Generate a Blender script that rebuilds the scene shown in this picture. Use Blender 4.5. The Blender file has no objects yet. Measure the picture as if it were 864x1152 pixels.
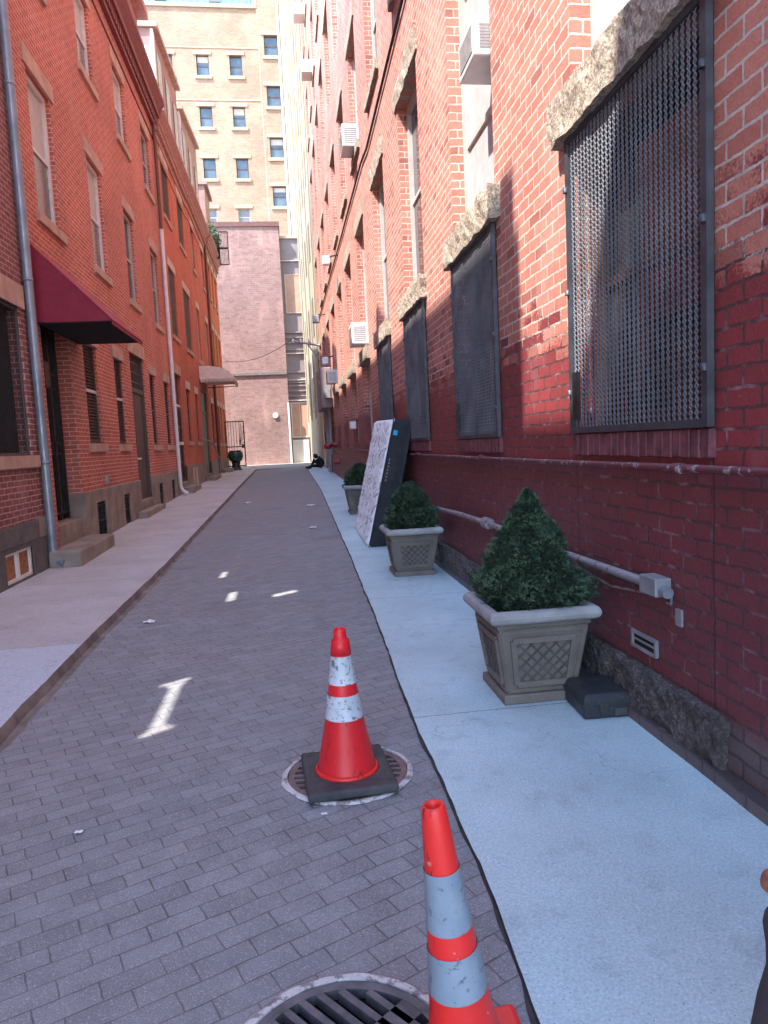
import bpy, bmesh, math, random
from mathutils import Vector, Matrix, noise
random.seed(7)
R = math.radians
S = bpy.context.scene
COL = S.collection

# ------------------------------------------------------------------ camera
cam_d = bpy.data.cameras.new('camera'); cam = bpy.data.objects.new('camera', cam_d); COL.objects.link(cam)
yaw, pitch, roll, FPX = R(7.3795), R(5.5307), R(-2.7575), 806.674
fw = Vector((math.sin(yaw)*math.cos(pitch), math.cos(yaw)*math.cos(pitch), -math.sin(pitch)))
rt = Vector((math.cos(yaw), -math.sin(yaw), 0)); up = rt.cross(fw)
r2 = rt*math.cos(roll)+up*math.sin(roll); u2 = -rt*math.sin(roll)+up*math.cos(roll)
M3 = Matrix((r2, u2, -fw)).transposed()
cam.matrix_world = Matrix.Translation((0, 0, 1.55)) @ M3.to_4x4()
cam_d.sensor_fit = 'VERTICAL'; cam_d.sensor_height = 36; cam_d.lens = FPX/1152*36
cam_d.clip_start = 0.05; cam_d.clip_end = 1000
S.camera = cam

# ------------------------------------------------------------------ world, sun, exposure
SUN = Vector((1, .70, -1.80)).normalized()          # direction the light travels
el = math.asin(-SUN.z); az = math.atan2(-SUN.x, -SUN.y)
w = bpy.data.worlds.new('World'); S.world = w; w.use_nodes = True
nt = w.node_tree; nt.nodes.clear()
sky = nt.nodes.new('ShaderNodeTexSky'); sky.sky_type = 'NISHITA'; sky.sun_disc = False
sky.sun_elevation = el; sky.sun_rotation = az; sky.air_density = 1.0; sky.dust_density = .2; sky.ozone_density = 1.2
bg = nt.nodes.new('ShaderNodeBackground'); bg.inputs[1].default_value = .15
wo = nt.nodes.new('ShaderNodeOutputWorld')
nt.links.new(sky.outputs[0], bg.inputs[0]); nt.links.new(bg.outputs[0], wo.inputs[0])
sd = bpy.data.lights.new('sun', 'SUN'); sun = bpy.data.objects.new('sun', sd); COL.objects.link(sun)
sd.energy = 2.0; sd.angle = R(.53); sd.color = (1, .94, .86)
sun.rotation_euler = SUN.to_track_quat('-Z', 'Y').to_euler(); sun.location = (-20, -15, 40)
S.view_settings.view_transform = 'Standard'; S.view_settings.look = 'None'
S.view_settings.exposure = 2.75; S.view_settings.gamma = 1; S.view_settings.use_curve_mapping = False

# ------------------------------------------------------------------ node helpers
class NT:
    def __init__(s, name):
        s.m = bpy.data.materials.new(name); s.m.use_nodes = True
        s.t = s.m.node_tree; s.t.nodes.clear()
        s.out = s.n('ShaderNodeOutputMaterial'); s.b = s.n('ShaderNodeBsdfPrincipled')
        s.l(s.b.outputs[0], s.out.inputs[0])
    def n(s, k, **kw):
        x = s.t.nodes.new(k)
        for a, b in kw.items(): setattr(x, a, b)
        return x
    def l(s, a, b): s.t.links.new(a, b)
    def put(s, v, sock):
        if isinstance(v, (int, float)): sock.default_value = v
        elif isinstance(v, tuple): sock.default_value = v+(1,) if len(v) == 3 and len(sock.default_value) == 4 else v
        else: s.l(v, sock)
    def math(s, op, a, b=0, c=None, clamp=False):
        x = s.n('ShaderNodeMath', operation=op, use_clamp=clamp)
        s.put(a, x.inputs[0]); s.put(b, x.inputs[1])
        if c is not None: s.put(c, x.inputs[2])
        return x.outputs[0]
    def mix(s, f, a, b, mode='MIX'):
        x = s.n('ShaderNodeMix', data_type='RGBA', blend_type=mode)
        s.put(f, x.inputs[0]); s.put(a, x.inputs[6]); s.put(b, x.inputs[7])
        return x.outputs[2]
    def noise(s, scale, detail=3, vec=None, rough=.55):
        x = s.n('ShaderNodeTexNoise'); x.inputs['Scale'].default_value = scale
        x.inputs['Detail'].default_value = detail; x.inputs['Roughness'].default_value = rough
        s.l(vec if vec is not None else s.pos(), x.inputs['Vector'])
        return x.outputs[0]
    def voro(s, scale, vec=None):
        x = s.n('ShaderNodeTexVoronoi'); x.inputs['Scale'].default_value = scale
        s.l(vec if vec is not None else s.pos(), x.inputs['Vector'])
        return x
    def ramp(s, f, a, b, lo=0., hi=1.):
        x = s.n('ShaderNodeMapRange', clamp=True)
        s.put(f, x.inputs[0])
        for i, v in enumerate((a, b, lo, hi)): x.inputs[i+1].default_value = v
        return x.outputs[0]
    def geo(s):
        if not hasattr(s, '_g'): s._g = s.n('ShaderNodeNewGeometry')
        return s._g
    def pos(s): return s.geo().outputs['Position']
    def xyz(s):
        if not hasattr(s, '_x'):
            x = s.n('ShaderNodeSeparateXYZ'); s.l(s.pos(), x.inputs[0]); s._x = x.outputs
        return s._x
    def comb(s, x, y, z=0):
        c = s.n('ShaderNodeCombineXYZ'); s.put(x, c.inputs[0]); s.put(y, c.inputs[1]); s.put(z, c.inputs[2])
        return c.outputs[0]
    def wall_uv(s):
        n = s.n('ShaderNodeSeparateXYZ'); s.l(s.geo().outputs['True Normal'], n.inputs[0])
        f = s.math('GREATER_THAN', s.math('ABSOLUTE', n.outputs[0]), .5)
        u = s.math('ADD', s.math('MULTIPLY', s.xyz()[1], f), s.math('MULTIPLY', s.xyz()[0], s.math('SUBTRACT', 1, f)))
        return u
    def bump(s, h, strength=.5, dist=.01):
        b = s.n('ShaderNodeBump'); b.inputs['Strength'].default_value = strength; b.inputs['Distance'].default_value = dist
        s.l(h, b.inputs['Height']); s.l(b.outputs[0], s.b.inputs['Normal'])
    def fin(s, col, rough=.8, metal=0, spec=None):
        s.put(col, s.b.inputs['Base Color']); s.put(rough, s.b.inputs['Roughness']); s.put(metal, s.b.inputs['Metallic'])
        if spec is not None: s.b.inputs['Specular IOR Level'].default_value = spec
        return s.m

def simple(name, col, rough=.6, metal=0, var=.25, scale=8, bump=.15, bdist=.004, bscale=60):
    t = NT(name)
    oc = t.n('ShaderNodeTexCoord').outputs['Object']
    n1 = t.noise(scale, 4, oc)
    k = t.ramp(n1, .3, .7, 1-var, 1+var)
    c = t.mix(1, col, t.comb(k, k, k), 'MULTIPLY')
    if bump: t.bump(t.noise(bscale, 3, oc), bump, bdist)
    r = t.ramp(t.noise(scale*2.3, 3, oc), .3, .7, max(.02, rough-.1), min(1, rough+.1))
    return t.fin(c, r, metal)

def brick(name, c1, c2, mortar, bw=.215, rh=.08, ms=.012, warp=.008, bump=.6, paint=None, stain=None, ms_smooth=.15, dark=(.12, .05, .04), darkamt=.25, base=None, chips=False, joints=None):
    t = NT(name)
    u = t.wall_uv(); z = t.xyz()[2]
    wv = t.noise(4.0, 2); wv2 = t.noise(5.3, 2, t.comb(t.xyz()[1], t.xyz()[2], t.xyz()[0]))
    w2 = t.noise(28., 2); w3 = t.noise(31., 2, t.comb(t.xyz()[1], t.xyz()[2], t.xyz()[0]))
    du = t.math('ADD', t.math('MULTIPLY', t.math('SUBTRACT', wv, .5), warp*2.2), t.math('MULTIPLY', t.math('SUBTRACT', w2, .5), warp*1.2))
    dv = t.math('ADD', t.math('MULTIPLY', t.math('SUBTRACT', wv2, .5), warp*2), t.math('MULTIPLY', t.math('SUBTRACT', w3, .5), warp*1.2))
    vec = t.comb(t.math('ADD', u, du), t.math('ADD', z, dv))
    bt = t.n('ShaderNodeTexBrick'); t.l(vec, bt.inputs['Vector'])
    bt.inputs['Scale'].default_value = 1; bt.inputs['Brick Width'].default_value = bw; bt.inputs['Row Height'].default_value = rh
    bt.inputs['Mortar Size'].default_value = ms/2; bt.inputs['Mortar Smooth'].default_value = ms_smooth
    bt.inputs['Color1'].default_value = (0, 0, 0, 1); bt.inputs['Color2'].default_value = (1, 1, 1, 1); bt.inputs['Mortar'].default_value = (.5, .5, .5, 1)
    bt.inputs['Bias'].default_value = 0
    pb = t.n('ShaderNodeSeparateColor'); t.l(bt.outputs['Color'], pb.inputs[0]); rnd = pb.outputs[0]
    mo = bt.outputs['Fac']
    fine = t.noise(70, 4); med = t.noise(9, 4); big = t.noise(.55, 4)
    bc = t.mix(t.math('ADD', t.math('MULTIPLY', rnd, .75), t.math('MULTIPLY', t.math('SUBTRACT', med, .5), 1.0), clamp=True), c1, c2)
    bc = t.mix(t.math('MULTIPLY', t.math('GREATER_THAN', rnd, .86), darkamt), bc, dark)
    k = t.math('MULTIPLY', t.ramp(big, .3, .7, .84, 1.16), t.ramp(fine, .2, .8, .82, 1.16))
    mc = t.mix(t.ramp(med, .35, .65), mortar, tuple(x*.72 for x in mortar))
    if stain:
        st = t.ramp(t.noise(1.3, 5, t.comb(t.xyz()[0], t.xyz()[1], t.math('MULTIPLY', z, .35))), .56, .75, 0, stain[1])
        bc = t.mix(st, bc, stain[0])
    gap = mo
    if paint:
        z0, pc1, pc2 = paint
        pn = t.math('ADD', t.math('ADD', z, t.math('MULTIPLY', t.math('SUBTRACT', t.noise(2.2, 5), .5), .7)), t.math('ADD', t.math('MULTIPLY', t.math('SUBTRACT', rnd, .5), .42), t.math('MULTIPLY', t.math('SUBTRACT', fine, .5), .30)))
        pm = t.ramp(pn, z0+.05, z0-.05)
        pcol = t.mix(t.math('ADD', t.math('MULTIPLY', rnd, .5), t.math('MULTIPLY', med, .5)), pc1, pc2)
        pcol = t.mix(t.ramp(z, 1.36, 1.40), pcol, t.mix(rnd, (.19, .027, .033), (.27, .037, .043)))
        pcol = t.mix(t.ramp(t.noise(2.1, 5), .58, .72, 0, .35), pcol, (.30, .16, .19))
        pmo = t.mix(t.ramp(med, .5, .68, 0, .75), tuple(x*.38 for x in pc1), (.34, .19, .22))  # mortar under the paint: shadow lines and pale highlights put into the colour
        bc = t.mix(t.math('MULTIPLY', pm, .94), bc, pcol); mc = t.mix(t.math('MULTIPLY', pm, .93), mc, pmo)
        if chips:
            ch = t.math('MULTIPLY', pm, t.ramp(t.noise(6.5, 6, rough=.7), .70, .73))
            bc = t.mix(ch, bc, (.42, .33, .36))
        rough = t.ramp(pm, 0, 1, .88, .5)
    else: rough = .88
    if base:
        bn = t.math('ADD', z, t.math('MULTIPLY', t.math('SUBTRACT', t.noise(5, 4), .5), .12))
        bm_ = t.ramp(bn, base[0]+.04, base[0]-.04)
        bc = t.mix(bm_, bc, t.mix(rnd, base[1], base[2])); mc = t.mix(bm_, mc, tuple(x*.6 for x in base[1]))
    c = t.mix(mo, bc, mc)
    c = t.mix(1, c, t.comb(k, k, k), 'MULTIPLY')
    h = t.math('ADD', t.math('MULTIPLY', t.math('SUBTRACT', 1, mo), 1.0), t.math('ADD', t.math('MULTIPLY', fine, .35), t.math('MULTIPLY', med, .5)))
    if joints:
        for j in joints:
            jn = t.math('ADD', t.xyz()[1], t.math('MULTIPLY', t.math('SUBTRACT', t.noise(7, 3), .5), .03))
            jm = t.math('MULTIPLY', t.math('LESS_THAN', t.math('ABSOLUTE', t.math('SUBTRACT', jn, j)), .006), t.math('LESS_THAN', z, 1.45))
            c = t.mix(t.math('MULTIPLY', jm, .8), c, (.03, .015, .018))
    t.bump(h, bump, .010)
    return t.fin(c, rough)

# ------------------------------------------------------------------ materials
M = {}
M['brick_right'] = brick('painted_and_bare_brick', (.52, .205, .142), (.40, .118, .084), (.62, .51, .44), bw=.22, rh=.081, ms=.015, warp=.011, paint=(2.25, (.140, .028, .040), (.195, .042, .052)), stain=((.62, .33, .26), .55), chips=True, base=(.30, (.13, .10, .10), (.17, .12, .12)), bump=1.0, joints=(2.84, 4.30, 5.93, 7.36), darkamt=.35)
M['brick_near'] = brick('purple_red_brick', (.27, .075, .065), (.19, .05, .046), (.50, .38, .36), rh=.072, ms=.012, bump=.6, stain=((.42, .2, .17), .5))
M['brick_row'] = brick('red_row_brick', (.54, .122, .078), (.42, .086, .056), (.72, .50, .42), rh=.070, ms=.013, warp=.006, stain=((.54, .2, .14), .6), darkamt=.15)
M['brick_far'] = brick('orange_red_brick', (.60, .138, .076), (.49, .104, .060), (.62, .27, .17), rh=.070, ms=.008, stain=((.6, .22, .13), .5), darkamt=.1)
M['brick_end'] = brick('orange_brick', (.62, .17, .075), (.52, .13, .06), (.55, .26, .14), rh=.072, ms=.008, darkamt=.1)
M['brick_pink'] = brick('pink_wire_cut_brick', (.31, .19, .17), (.21, .122, .112), (.35, .25, .23), bw=.30, rh=.12, ms=.018, warp=.03, stain=((.6, .36, .3), .5), darkamt=.35, dark=(.25, .12, .11))
M['brick_tan'] = brick('tan_brick', (.39, .252, .182), (.285, .175, .125), (.44, .31, .235), bw=.34, rh=.14, ms=.022, warp=.03, stain=((.50, .34, .23), .3), darkamt=.3, dark=(.5, .32, .2))

def concrete(name, ca, cb, joint=None, slab=None, spk=.5):
    t = NT(name)
    x, y, z = t.xyz()
    n1 = t.noise(1.1, 5); n2 = t.noise(9, 5); n3 = t.noise(95, 4, rough=.75); n4 = t.noise(300, 2)
    c = t.mix(t.ramp(n1, .32, .68), ca, cb)
    if slab: c = t.mix(t.ramp(t.math('ADD', y, t.math('MULTIPLY', t.math('SUBTRACT', n2, .5), .03)), slab[0]-.01, slab[0]+.01), slab[1], c)
    c = t.mix(t.ramp(n2, .55, .75, 0, .4), c, tuple(v*.70 for v in cb))
    c = t.mix(t.ramp(t.noise(2.6, 6, rough=.7), .57, .68, 0, .4), c, tuple(v*.66 for v in cb))
    c = t.mix(t.ramp(t.noise(24, 5, rough=.7), .58, .7, 0, .35), c, tuple(min(.8, v*1.2) for v in ca))
    k = t.math('MULTIPLY', t.ramp(n3, .25, .75, 1-spk*.55, 1+spk*.4), t.ramp(n4, .3, .7, .9, 1.08))
    c = t.mix(1, c, t.comb(k, k, k), 'MULTIPLY')
    v2 = t.voro(75); v2c = t.n('ShaderNodeSeparateColor'); t.l(v2.outputs['Color'], v2c.inputs[0])
    c = t.mix(t.math('MULTIPLY', t.math('MULTIPLY', t.math('LESS_THAN', v2.outputs[0], .20), t.math('GREATER_THAN', v2c.outputs[0], .80)), .55), c, tuple(v*.35 for v in cb))
    vo = t.voro(2.1); c = t.mix(t.math('MULTIPLY', t.math('LESS_THAN', vo.outputs[0], .03), .75), c, (.05, .05, .055))
    h = t.math('ADD', t.math('MULTIPLY', n3, .8), t.math('MULTIPLY', n2, 1.5))
    # hairline cracks
    cr = t.n('ShaderNodeTexVoronoi', feature='DISTANCE_TO_EDGE'); cr.inputs['Scale'].default_value = .45
    wv = t.n('ShaderNodeVectorMath', operation='ADD'); t.l(t.pos(), wv.inputs[0])
    nn = t.n('ShaderNodeTexNoise'); nn.inputs['Scale'].default_value = 2.5; nn.inputs['Detail'].default_value = 5; t.l(t.pos(), nn.inputs['Vector']); t.l(nn.outputs['Color'], wv.inputs[1])
    t.l(wv.outputs[0], cr.inputs['Vector'])
    c = t.mix(t.ramp(cr.outputs[0], .0035, .001, 0, .30), c, tuple(v*.35 for v in cb))
    if joint:
        y0, st = joint
        fr = t.math('ABSOLUTE', t.math('SUBTRACT', t.math('FRACT', t.math('DIVIDE', t.math('ADD', t.math('SUBTRACT', y, y0-st/2), t.math('MULTIPLY', n2, .02)), st)), .5))
        jm = t.ramp(fr, .006/st, .002/st, 0, .75)
        c = t.mix(jm, c, (.09, .085, .08))
    t.bump(h, .35, .006)
    return t.fin(c, .85)
M['walk_right'] = concrete('pale_blue_grey_concrete', (.55, .69, .71), (.42, .54, .56), joint=(3.82, 3.1), spk=.6)
M['walk_left'] = concrete('worn_buff_concrete', (.56, .53, .525), (.44, .41, .405), joint=(5.9, 2.95), spk=.7, slab=(5.9, (.52, .56, .61)))
M['walk_end'] = concrete('white_sunlit_concrete', (.66, .62, .56), (.58, .54, .48))
M['ground'] = concrete('plain_ground', (.28, .26, .25), (.22, .21, .2))

def paver():
    t = NT('asphalt_block_paving')
    x, y, z = t.xyz()
    a = R(-24.5)
    n2 = t.noise(5, 3); n2b = t.noise(5.7, 3, t.comb(t.xyz()[1], t.xyz()[0], 3.7))
    u = t.math('ADD', t.math('SUBTRACT', t.math('MULTIPLY', x, math.cos(a)), t.math('MULTIPLY', y, math.sin(a))), t.math('MULTIPLY', n2b, .022))
    v = t.math('ADD', t.math('ADD', t.math('MULTIPLY', x, math.sin(a)), t.math('MULTIPLY', y, math.cos(a))), t.math('MULTIPLY', n2, .018))
    bt = t.n('ShaderNodeTexBrick'); t.l(t.comb(u, v), bt.inputs['Vector'])
    for kk, vv in (('Scale', 1), ('Brick Width', .180), ('Row Height', .087), ('Mortar Size', .0034), ('Mortar Smooth', .5), ('Bias', 0)): bt.inputs[kk].default_value = vv
    bt.offset = .42
    bt.inputs['Color1'].default_value = (0, 0, 0, 1); bt.inputs['Color2'].default_value = (1, 1, 1, 1); bt.inputs['Mortar'].default_value = (.5, .5, .5, 1)
    pb = t.n('ShaderNodeSeparateColor'); t.l(bt.outputs['Color'], pb.inputs[0])
    big = t.noise(.7, 5); med = t.noise(7, 4); fine = t.noise(170, 3, rough=.8)
    c = t.mix(pb.outputs[0], (.205, .213, .226), (.265, .274, .288))
    c = t.mix(t.ramp(big, .35, .68, 0, .6), c, (.27, .245, .24))
    k = t.math('MULTIPLY', t.ramp(fine, .25, .75, .55, 1.42), t.ramp(med, .3, .7, .84, 1.12))
    c = t.mix(1, c, t.comb(k, k, k), 'MULTIPLY')
    sp = t.voro(170); spr = t.n('ShaderNodeSeparateColor'); t.l(sp.outputs['Color'], spr.inputs[0])
    spm = t.math('MULTIPLY', t.math('LESS_THAN', sp.outputs[0], .42), t.math('GREATER_THAN', spr.outputs[0], .82))
    c = t.mix(t.math('MULTIPLY', spm, .55), c, (.5, .48, .5))
    dk = t.ramp(t.noise(.9, 5, t.comb(t.xyz()[1], t.xyz()[0], 9.)), .6, .74, 0, .4)
    c = t.mix(dk, c, (.09, .08, .085))
    gm = t.mix(t.ramp(med, .4, .6), (.075, .072, .072), (.15, .145, .135))
    c = t.mix(t.math('MULTIPLY', bt.outputs['Fac'], t.ramp(t.noise(2.2, 3), .3, .6, .55, .95)), c, gm)
    # pale scuffs, worn into the blocks
    sc = t.noise(1.7, 6, t.comb(t.math('MULTIPLY', x, 1.0), t.math('MULTIPLY', y, .35), 2.), rough=.75)
    c = t.mix(t.ramp(sc, .66, .74, 0, .30), c, (.42, .40, .40))
    h = t.math('ADD', t.math('MULTIPLY', t.math('SUBTRACT', 1, bt.outputs['Fac']), 1.2), t.math('ADD', t.math('MULTIPLY', fine, .35), t.math('MULTIPLY', pb.outputs[0], .35)))
    t.bump(h, .45, .006)
    return t.fin(c, t.ramp(med, .3, .7, .7, .9))
M['paver'] = paver()

M['kerb'] = simple('dirty_kerb', (.19, .15, .13), .9, var=.4, scale=5, bump=.5, bdist=.01, bscale=30)
M['dirt'] = simple('gutter_dirt', (.05, .045, .045), .95, var=.4, scale=9)
M['brownstone'] = simple('brown_stone', (.27, .215, .18), .85, var=.28, scale=3, bump=.4, bdist=.006)
M['darkstone'] = simple('dark_stone', (.12, .105, .10), .85, var=.3, scale=4, bump=.5, bdist=.008, bscale=25)
M['lintel'] = simple('pink_sandstone', (.50, .31, .24), .85, var=.22, scale=3, bump=.3)
M['lintel_pale'] = simple('pale_sandstone', (.58, .42, .33), .85, var=.22, scale=3, bump=.3)
def rough_stone():
    t = NT('rough_buff_stone')
    n = t.noise(7, 6, rough=.7); f = t.noise(45, 5, rough=.7)
    c = t.mix(t.ramp(n, .35, .65), (.60, .49, .36), (.46, .37, .28))
    c = t.mix(t.ramp(f, .40, .60, .75, 0), c, (.10, .08, .07))
    t.bump(t.math('ADD', n, t.math('MULTIPLY', f, .6)), .9, .03)
    return t.fin(c, .9)
M['rough'] = rough_stone()
def ledge_stone():
    t = NT('broken_dark_stone')
    n = t.noise(9, 6, rough=.7); f = t.noise(50, 5, rough=.7)
    c = t.mix(t.ramp(n, .35, .65), (.30, .26, .24), (.12, .105, .10))
    c = t.mix(t.ramp(f, .45, .65, .7, 0), c, (.04, .035, .035))
    t.bump(t.math('ADD', n, f), 1., .03)
    return t.fin(c, .9)
M['ledge'] = ledge_stone()
M['frame_white'] = simple('weathered_white_paint', (.70, .63, .60), .6, var=.12)
M['frame_beige'] = simple('beige_grey_paint', (.50, .43, .40), .6, var=.12)
M['frame_brown'] = simple('dark_brown_paint', (.075, .045, .04), .5, var=.3)
M['panel_grey'] = simple('grey_board', (.46, .42, .41), .7, var=.12)
def glass(name, col, rough=.06):
    t = NT(name)
    n = t.noise(1.2, 2)
    c = t.mix(t.ramp(n, .35, .65), col, tuple(v*1.9 for v in col))
    t.bump(t.noise(1.5, 2), .04, .02)
    m = t.fin(c, rough); t.b.inputs['Specular IOR Level'].default_value = .8
    return m
M['glass'] = glass('dark_window_glass', (.022, .024, .028))
M['glass_grey'] = glass('dusty_window_glass', (.10, .09, .088), .2)
M['glass_blue'] = glass('sky_blue_window_glass', (.050, .075, .10), .30)
M['blind'] = simple('pale_window_blind', (.50, .46, .44), .5, var=.1)
M['shutter'] = simple('dark_louvred_shutter', (.075, .05, .048), .6, var=.3)
M['iron'] = simple('black_iron', (.028, .027, .028), .4, .3, var=.3)
M['sill_paint'] = simple('painted_maroon_brick_sill', (.16, .05, .06), .6, var=.45, scale=12, bump=.4)
M['frame_dark'] = simple('dark_grey_screen_frame', (.075, .078, .09), .5, .4, var=.3)
M['rust_mesh'] = simple('brown_black_mesh', (.11, .088, .085), .6, .2, var=.3)
M['iron_grey'] = simple('grey_painted_mesh', (.125, .13, .145), .75, .0, var=.35, scale=3)
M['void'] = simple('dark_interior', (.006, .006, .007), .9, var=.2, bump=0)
M['zinc'] = simple('grey_painted_pipe', (.25, .265, .30), .42, .4, var=.25, scale=3)
M['pipe_white'] = simple('white_plastic_pipe', (.72, .68, .68), .5, var=.08)
M['pipe_brown'] = simple('brown_pipe', (.14, .055, .045), .5, var=.2)
def chipped(name, base, under, amt=.52):
    t = NT(name)
    n = t.noise(16, 6, rough=.65)
    c = t.mix(t.ramp(n, amt-.02, amt+.02), base, under)
    c = t.mix(t.ramp(t.noise(60, 3), .4, .7, 0, .3), c, (.1, .06, .05))
    t.bump(n, .2, .003)
    return t.fin(c, .55)
M['conduit'] = chipped('chipped_conduit_paint', (.15, .035, .045), (.33, .31, .33), .58)
M['conduit_grey'] = chipped('rusty_grey_conduit', (.30, .29, .30), (.22, .07, .045), .56)
M['boxgrey'] = simple('grey_metal_box', (.30, .30, .31), .5, .2, var=.2)
M['burgundy'] = simple('burgundy_canvas', (.225, .010, .030), .75, var=.1, scale=4, bump=.1, bscale=400)
M['burgundy_edge'] = simple('burgundy_canvas_slope', (.30, .018, .045), .75, var=.1, scale=4, bump=.1, bscale=400)
M['door_brown'] = simple('dark_brown_door', (.085, .05, .045), .5, var=.2)
M['green'] = simple('green_door_paint', (.018, .095, .058), .5, var=.2)
M['green_pale'] = simple('pale_green_panel', (.05, .24, .14), .5, var=.2)
M['canopy'] = simple('buff_canvas', (.78, .63, .55), .8, var=.12)
M['white'] = simple('white_paint', (.78, .76, .74), .5, var=.08)
M['sign'] = simple('white_sign', (.72, .68, .68), .5, var=.06)
M['ink'] = simple('dark_ink', (.04, .035, .04), .6, var=.1, bump=0)
M['orange_pane'] = brick('orange_glazed_pane', (.42, .14, .03), (.30, .085, .02), (.6, .4, .3), bw=.06, rh=.03, ms=.004, warp=.006, darkamt=.5)
M['cream'] = None
def cream():
    t = NT('cream_render')
    n = t.noise(1.2, 5, t.comb(t.xyz()[0], t.xyz()[1], t.math('MULTIPLY', t.xyz()[2], .25)))
    c = t.mix(t.ramp(n, .35, .7), (.40, .36, .255), (.33, .285, .20))
    t.bump(t.noise(20, 4), .15, .01)
    return t.fin(c, .85)
M['cream'] = cream()
M['cornice_red'] = simple('maroon_cornice_paint', (.22, .055, .052), .6, var=.2)
M['cornice_pale'] = simple('faded_pink_cornice', (.46, .22, .185), .7, var=.2)
M['siding'] = simple('mauve_brown_siding', (.36, .22, .19), .7, var=.2, scale=2)
M['roof'] = simple('grey_roof', (.16, .15, .15), .8, var=.3)
M['greyrender'] = simple('mauve_grey_panel', (.27, .225, .225), .8, var=.18, scale=1)
M['board'] = simple('tan_board', (.50, .30, .21), .7, var=.15, scale=2)
M['teal'] = simple('teal_roof_cladding', (.20, .50, .55), .4, var=.15, scale=1)
M['rubber'] = simple('black_rubber', (.055, .053, .055), .75, var=.35, scale=10, bump=.3)
def cone_red(name, c):
    t = NT(name)
    oc = t.n('ShaderNodeTexCoord').outputs['Object']
    mp_ = t.n('ShaderNodeMapping'); mp_.inputs['Scale'].default_value = (1, 1, .35); t.l(oc, mp_.inputs[0])
    n = t.noise(17, 7, mp_.outputs[0], .78)
    k = t.ramp(t.noise(5, 3, oc), .3, .7, .9, 1.08)
    cc = t.mix(1, c, t.comb(k, k, k), 'MULTIPLY')
    cc = t.mix(t.ramp(n, .60, .645, 0, .8), cc, (.07, .018, .018))
    cc = t.mix(t.ramp(t.noise(26, 4, oc), .69, .72, 0, .5), cc, (.8, .45, .40))
    t.bump(t.noise(60, 3, oc), .08, .003)
    return t.fin(cc, .42)
M['cone'] = cone_red('red_orange_plastic', (.74, .018, .024))
M['cone2'] = cone_red('bright_red_orange_plastic', (.82, .030, .026))
def collar(name, a, b, thr):
    t = NT(name)
    oc = t.n('ShaderNodeTexCoord').outputs['Object']
    n = t.noise(38, 6, oc, .75); n2 = t.noise(9, 4, oc)
    c = t.mix(t.ramp(n2, .4, .6), a, b)
    c = t.mix(t.ramp(n, thr, thr+.035, 0, .9), c, (.13, .13, .15))
    t.bump(n, .15, .002)
    return t.fin(c, .38)
M['collar'] = collar('cracked_white_reflective_tape', (.62, .66, .70), (.50, .54, .58), .55)
M['collar2'] = collar('scuffed_grey_reflective_tape', (.27, .33, .39), (.22, .28, .34), .585)
M['grate'] = simple('rusty_brown_iron', (.20, .135, .125), .7, .3, var=.35, scale=12, bump=.5)
M['grate2'] = simple('dark_cast_iron', (.13, .125, .135), .55, .5, var=.4, scale=14, bump=.5)
M['ring'] = chipped('pale_worn_ring', (.60, .57, .56), (.24, .22, .22), .55)
def stone_pot():
    t = NT('cast_stone')
    n = t.noise(6, 5); f = t.noise(120, 3)
    c = t.mix(t.ramp(n, .35, .65), (.215, .185, .155), (.16, .138, .118))
    up_ = t.n('ShaderNodeSeparateXYZ'); t.l(t.geo().outputs['Normal'], up_.inputs[0])
    k = t.ramp(f, .3, .7, .85, 1.12); c = t.mix(1, c, t.comb(k, k, k), 'MULTIPLY')
    t.bump(t.math('ADD', n, f), .25, .005)
    return t.fin(c, .8)
M['pot'] = stone_pot()
M['pot_dark'] = simple('grimy_cast_stone', (.105, .090, .08), .85, var=.3)  # for the lattice bars; shadow of the raised lattice put into the colour
M['pot_rim'] = simple('pale_worn_cast_stone', (.33, .325, .315), .8, var=.2, scale=8, bump=.3)
M['soil'] = simple('potting_soil', (.03, .022, .017), .95, var=.4, scale=30, bump=.8, bdist=.02)
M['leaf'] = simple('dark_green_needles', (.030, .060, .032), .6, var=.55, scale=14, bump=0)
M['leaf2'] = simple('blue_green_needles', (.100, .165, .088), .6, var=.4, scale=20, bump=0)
M['bark'] = simple('brown_bark', (.07, .045, .03), .9, var=.3)
def quilt():
    t = NT('white_quilted_ticking')
    oc = t.n('ShaderNodeTexCoord').outputs['Object']
    x = t.n('ShaderNodeSeparateXYZ'); t.l(oc, x.inputs[0])
    n = t.noise(9, 3, t.comb(t.math('ADD', t.math('MULTIPLY', x.outputs[1], 1.6), t.math('MULTIPLY', x.outputs[2], .7)), t.math('MULTIPLY', x.outputs[2], .55), 0), .6)
    c = t.mix(t.ramp(n,   .55, .64, 0, .8), (.88, .90, .90), (.16, .20, .30))  # blue-grey strokes put the quilting's shadow pattern into the colour
    t.bump(t.noise(300, 2, oc), .2, .002)
    return t.fin(c, .8)
M['quilt'] = quilt()
M['mat_black'] = simple('black_mattress_fabric', (.018, .020, .026), .7, var=.3, scale=5, bump=.3, bscale=300)
M['blue'] = simple('bright_blue_label', (.02, .38, .75), .5, var=.05, bump=0)
M['grey_print'] = simple('grey_print', (.16, .16, .18), .6, var=.1, bump=0)
def case_m():
    t = NT('scuffed_black_plastic')
    oc = t.n('ShaderNodeTexCoord').outputs['Object']
    n = t.noise(9, 5, oc); f = t.noise(60, 4, oc, .7)
    c = t.mix(t.ramp(f, .58, .76, 0, .6), (.030, .036, .041), (.14, .17, .19))
    t.bump(f, .08, .002)
    return t.fin(c, t.ramp(n, .3, .7, .32, .55))
M['case'] = case_m()
M['cloth_black'] = simple('black_cloth', (.010, .010, .013), .9, var=.3, scale=12)
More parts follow.
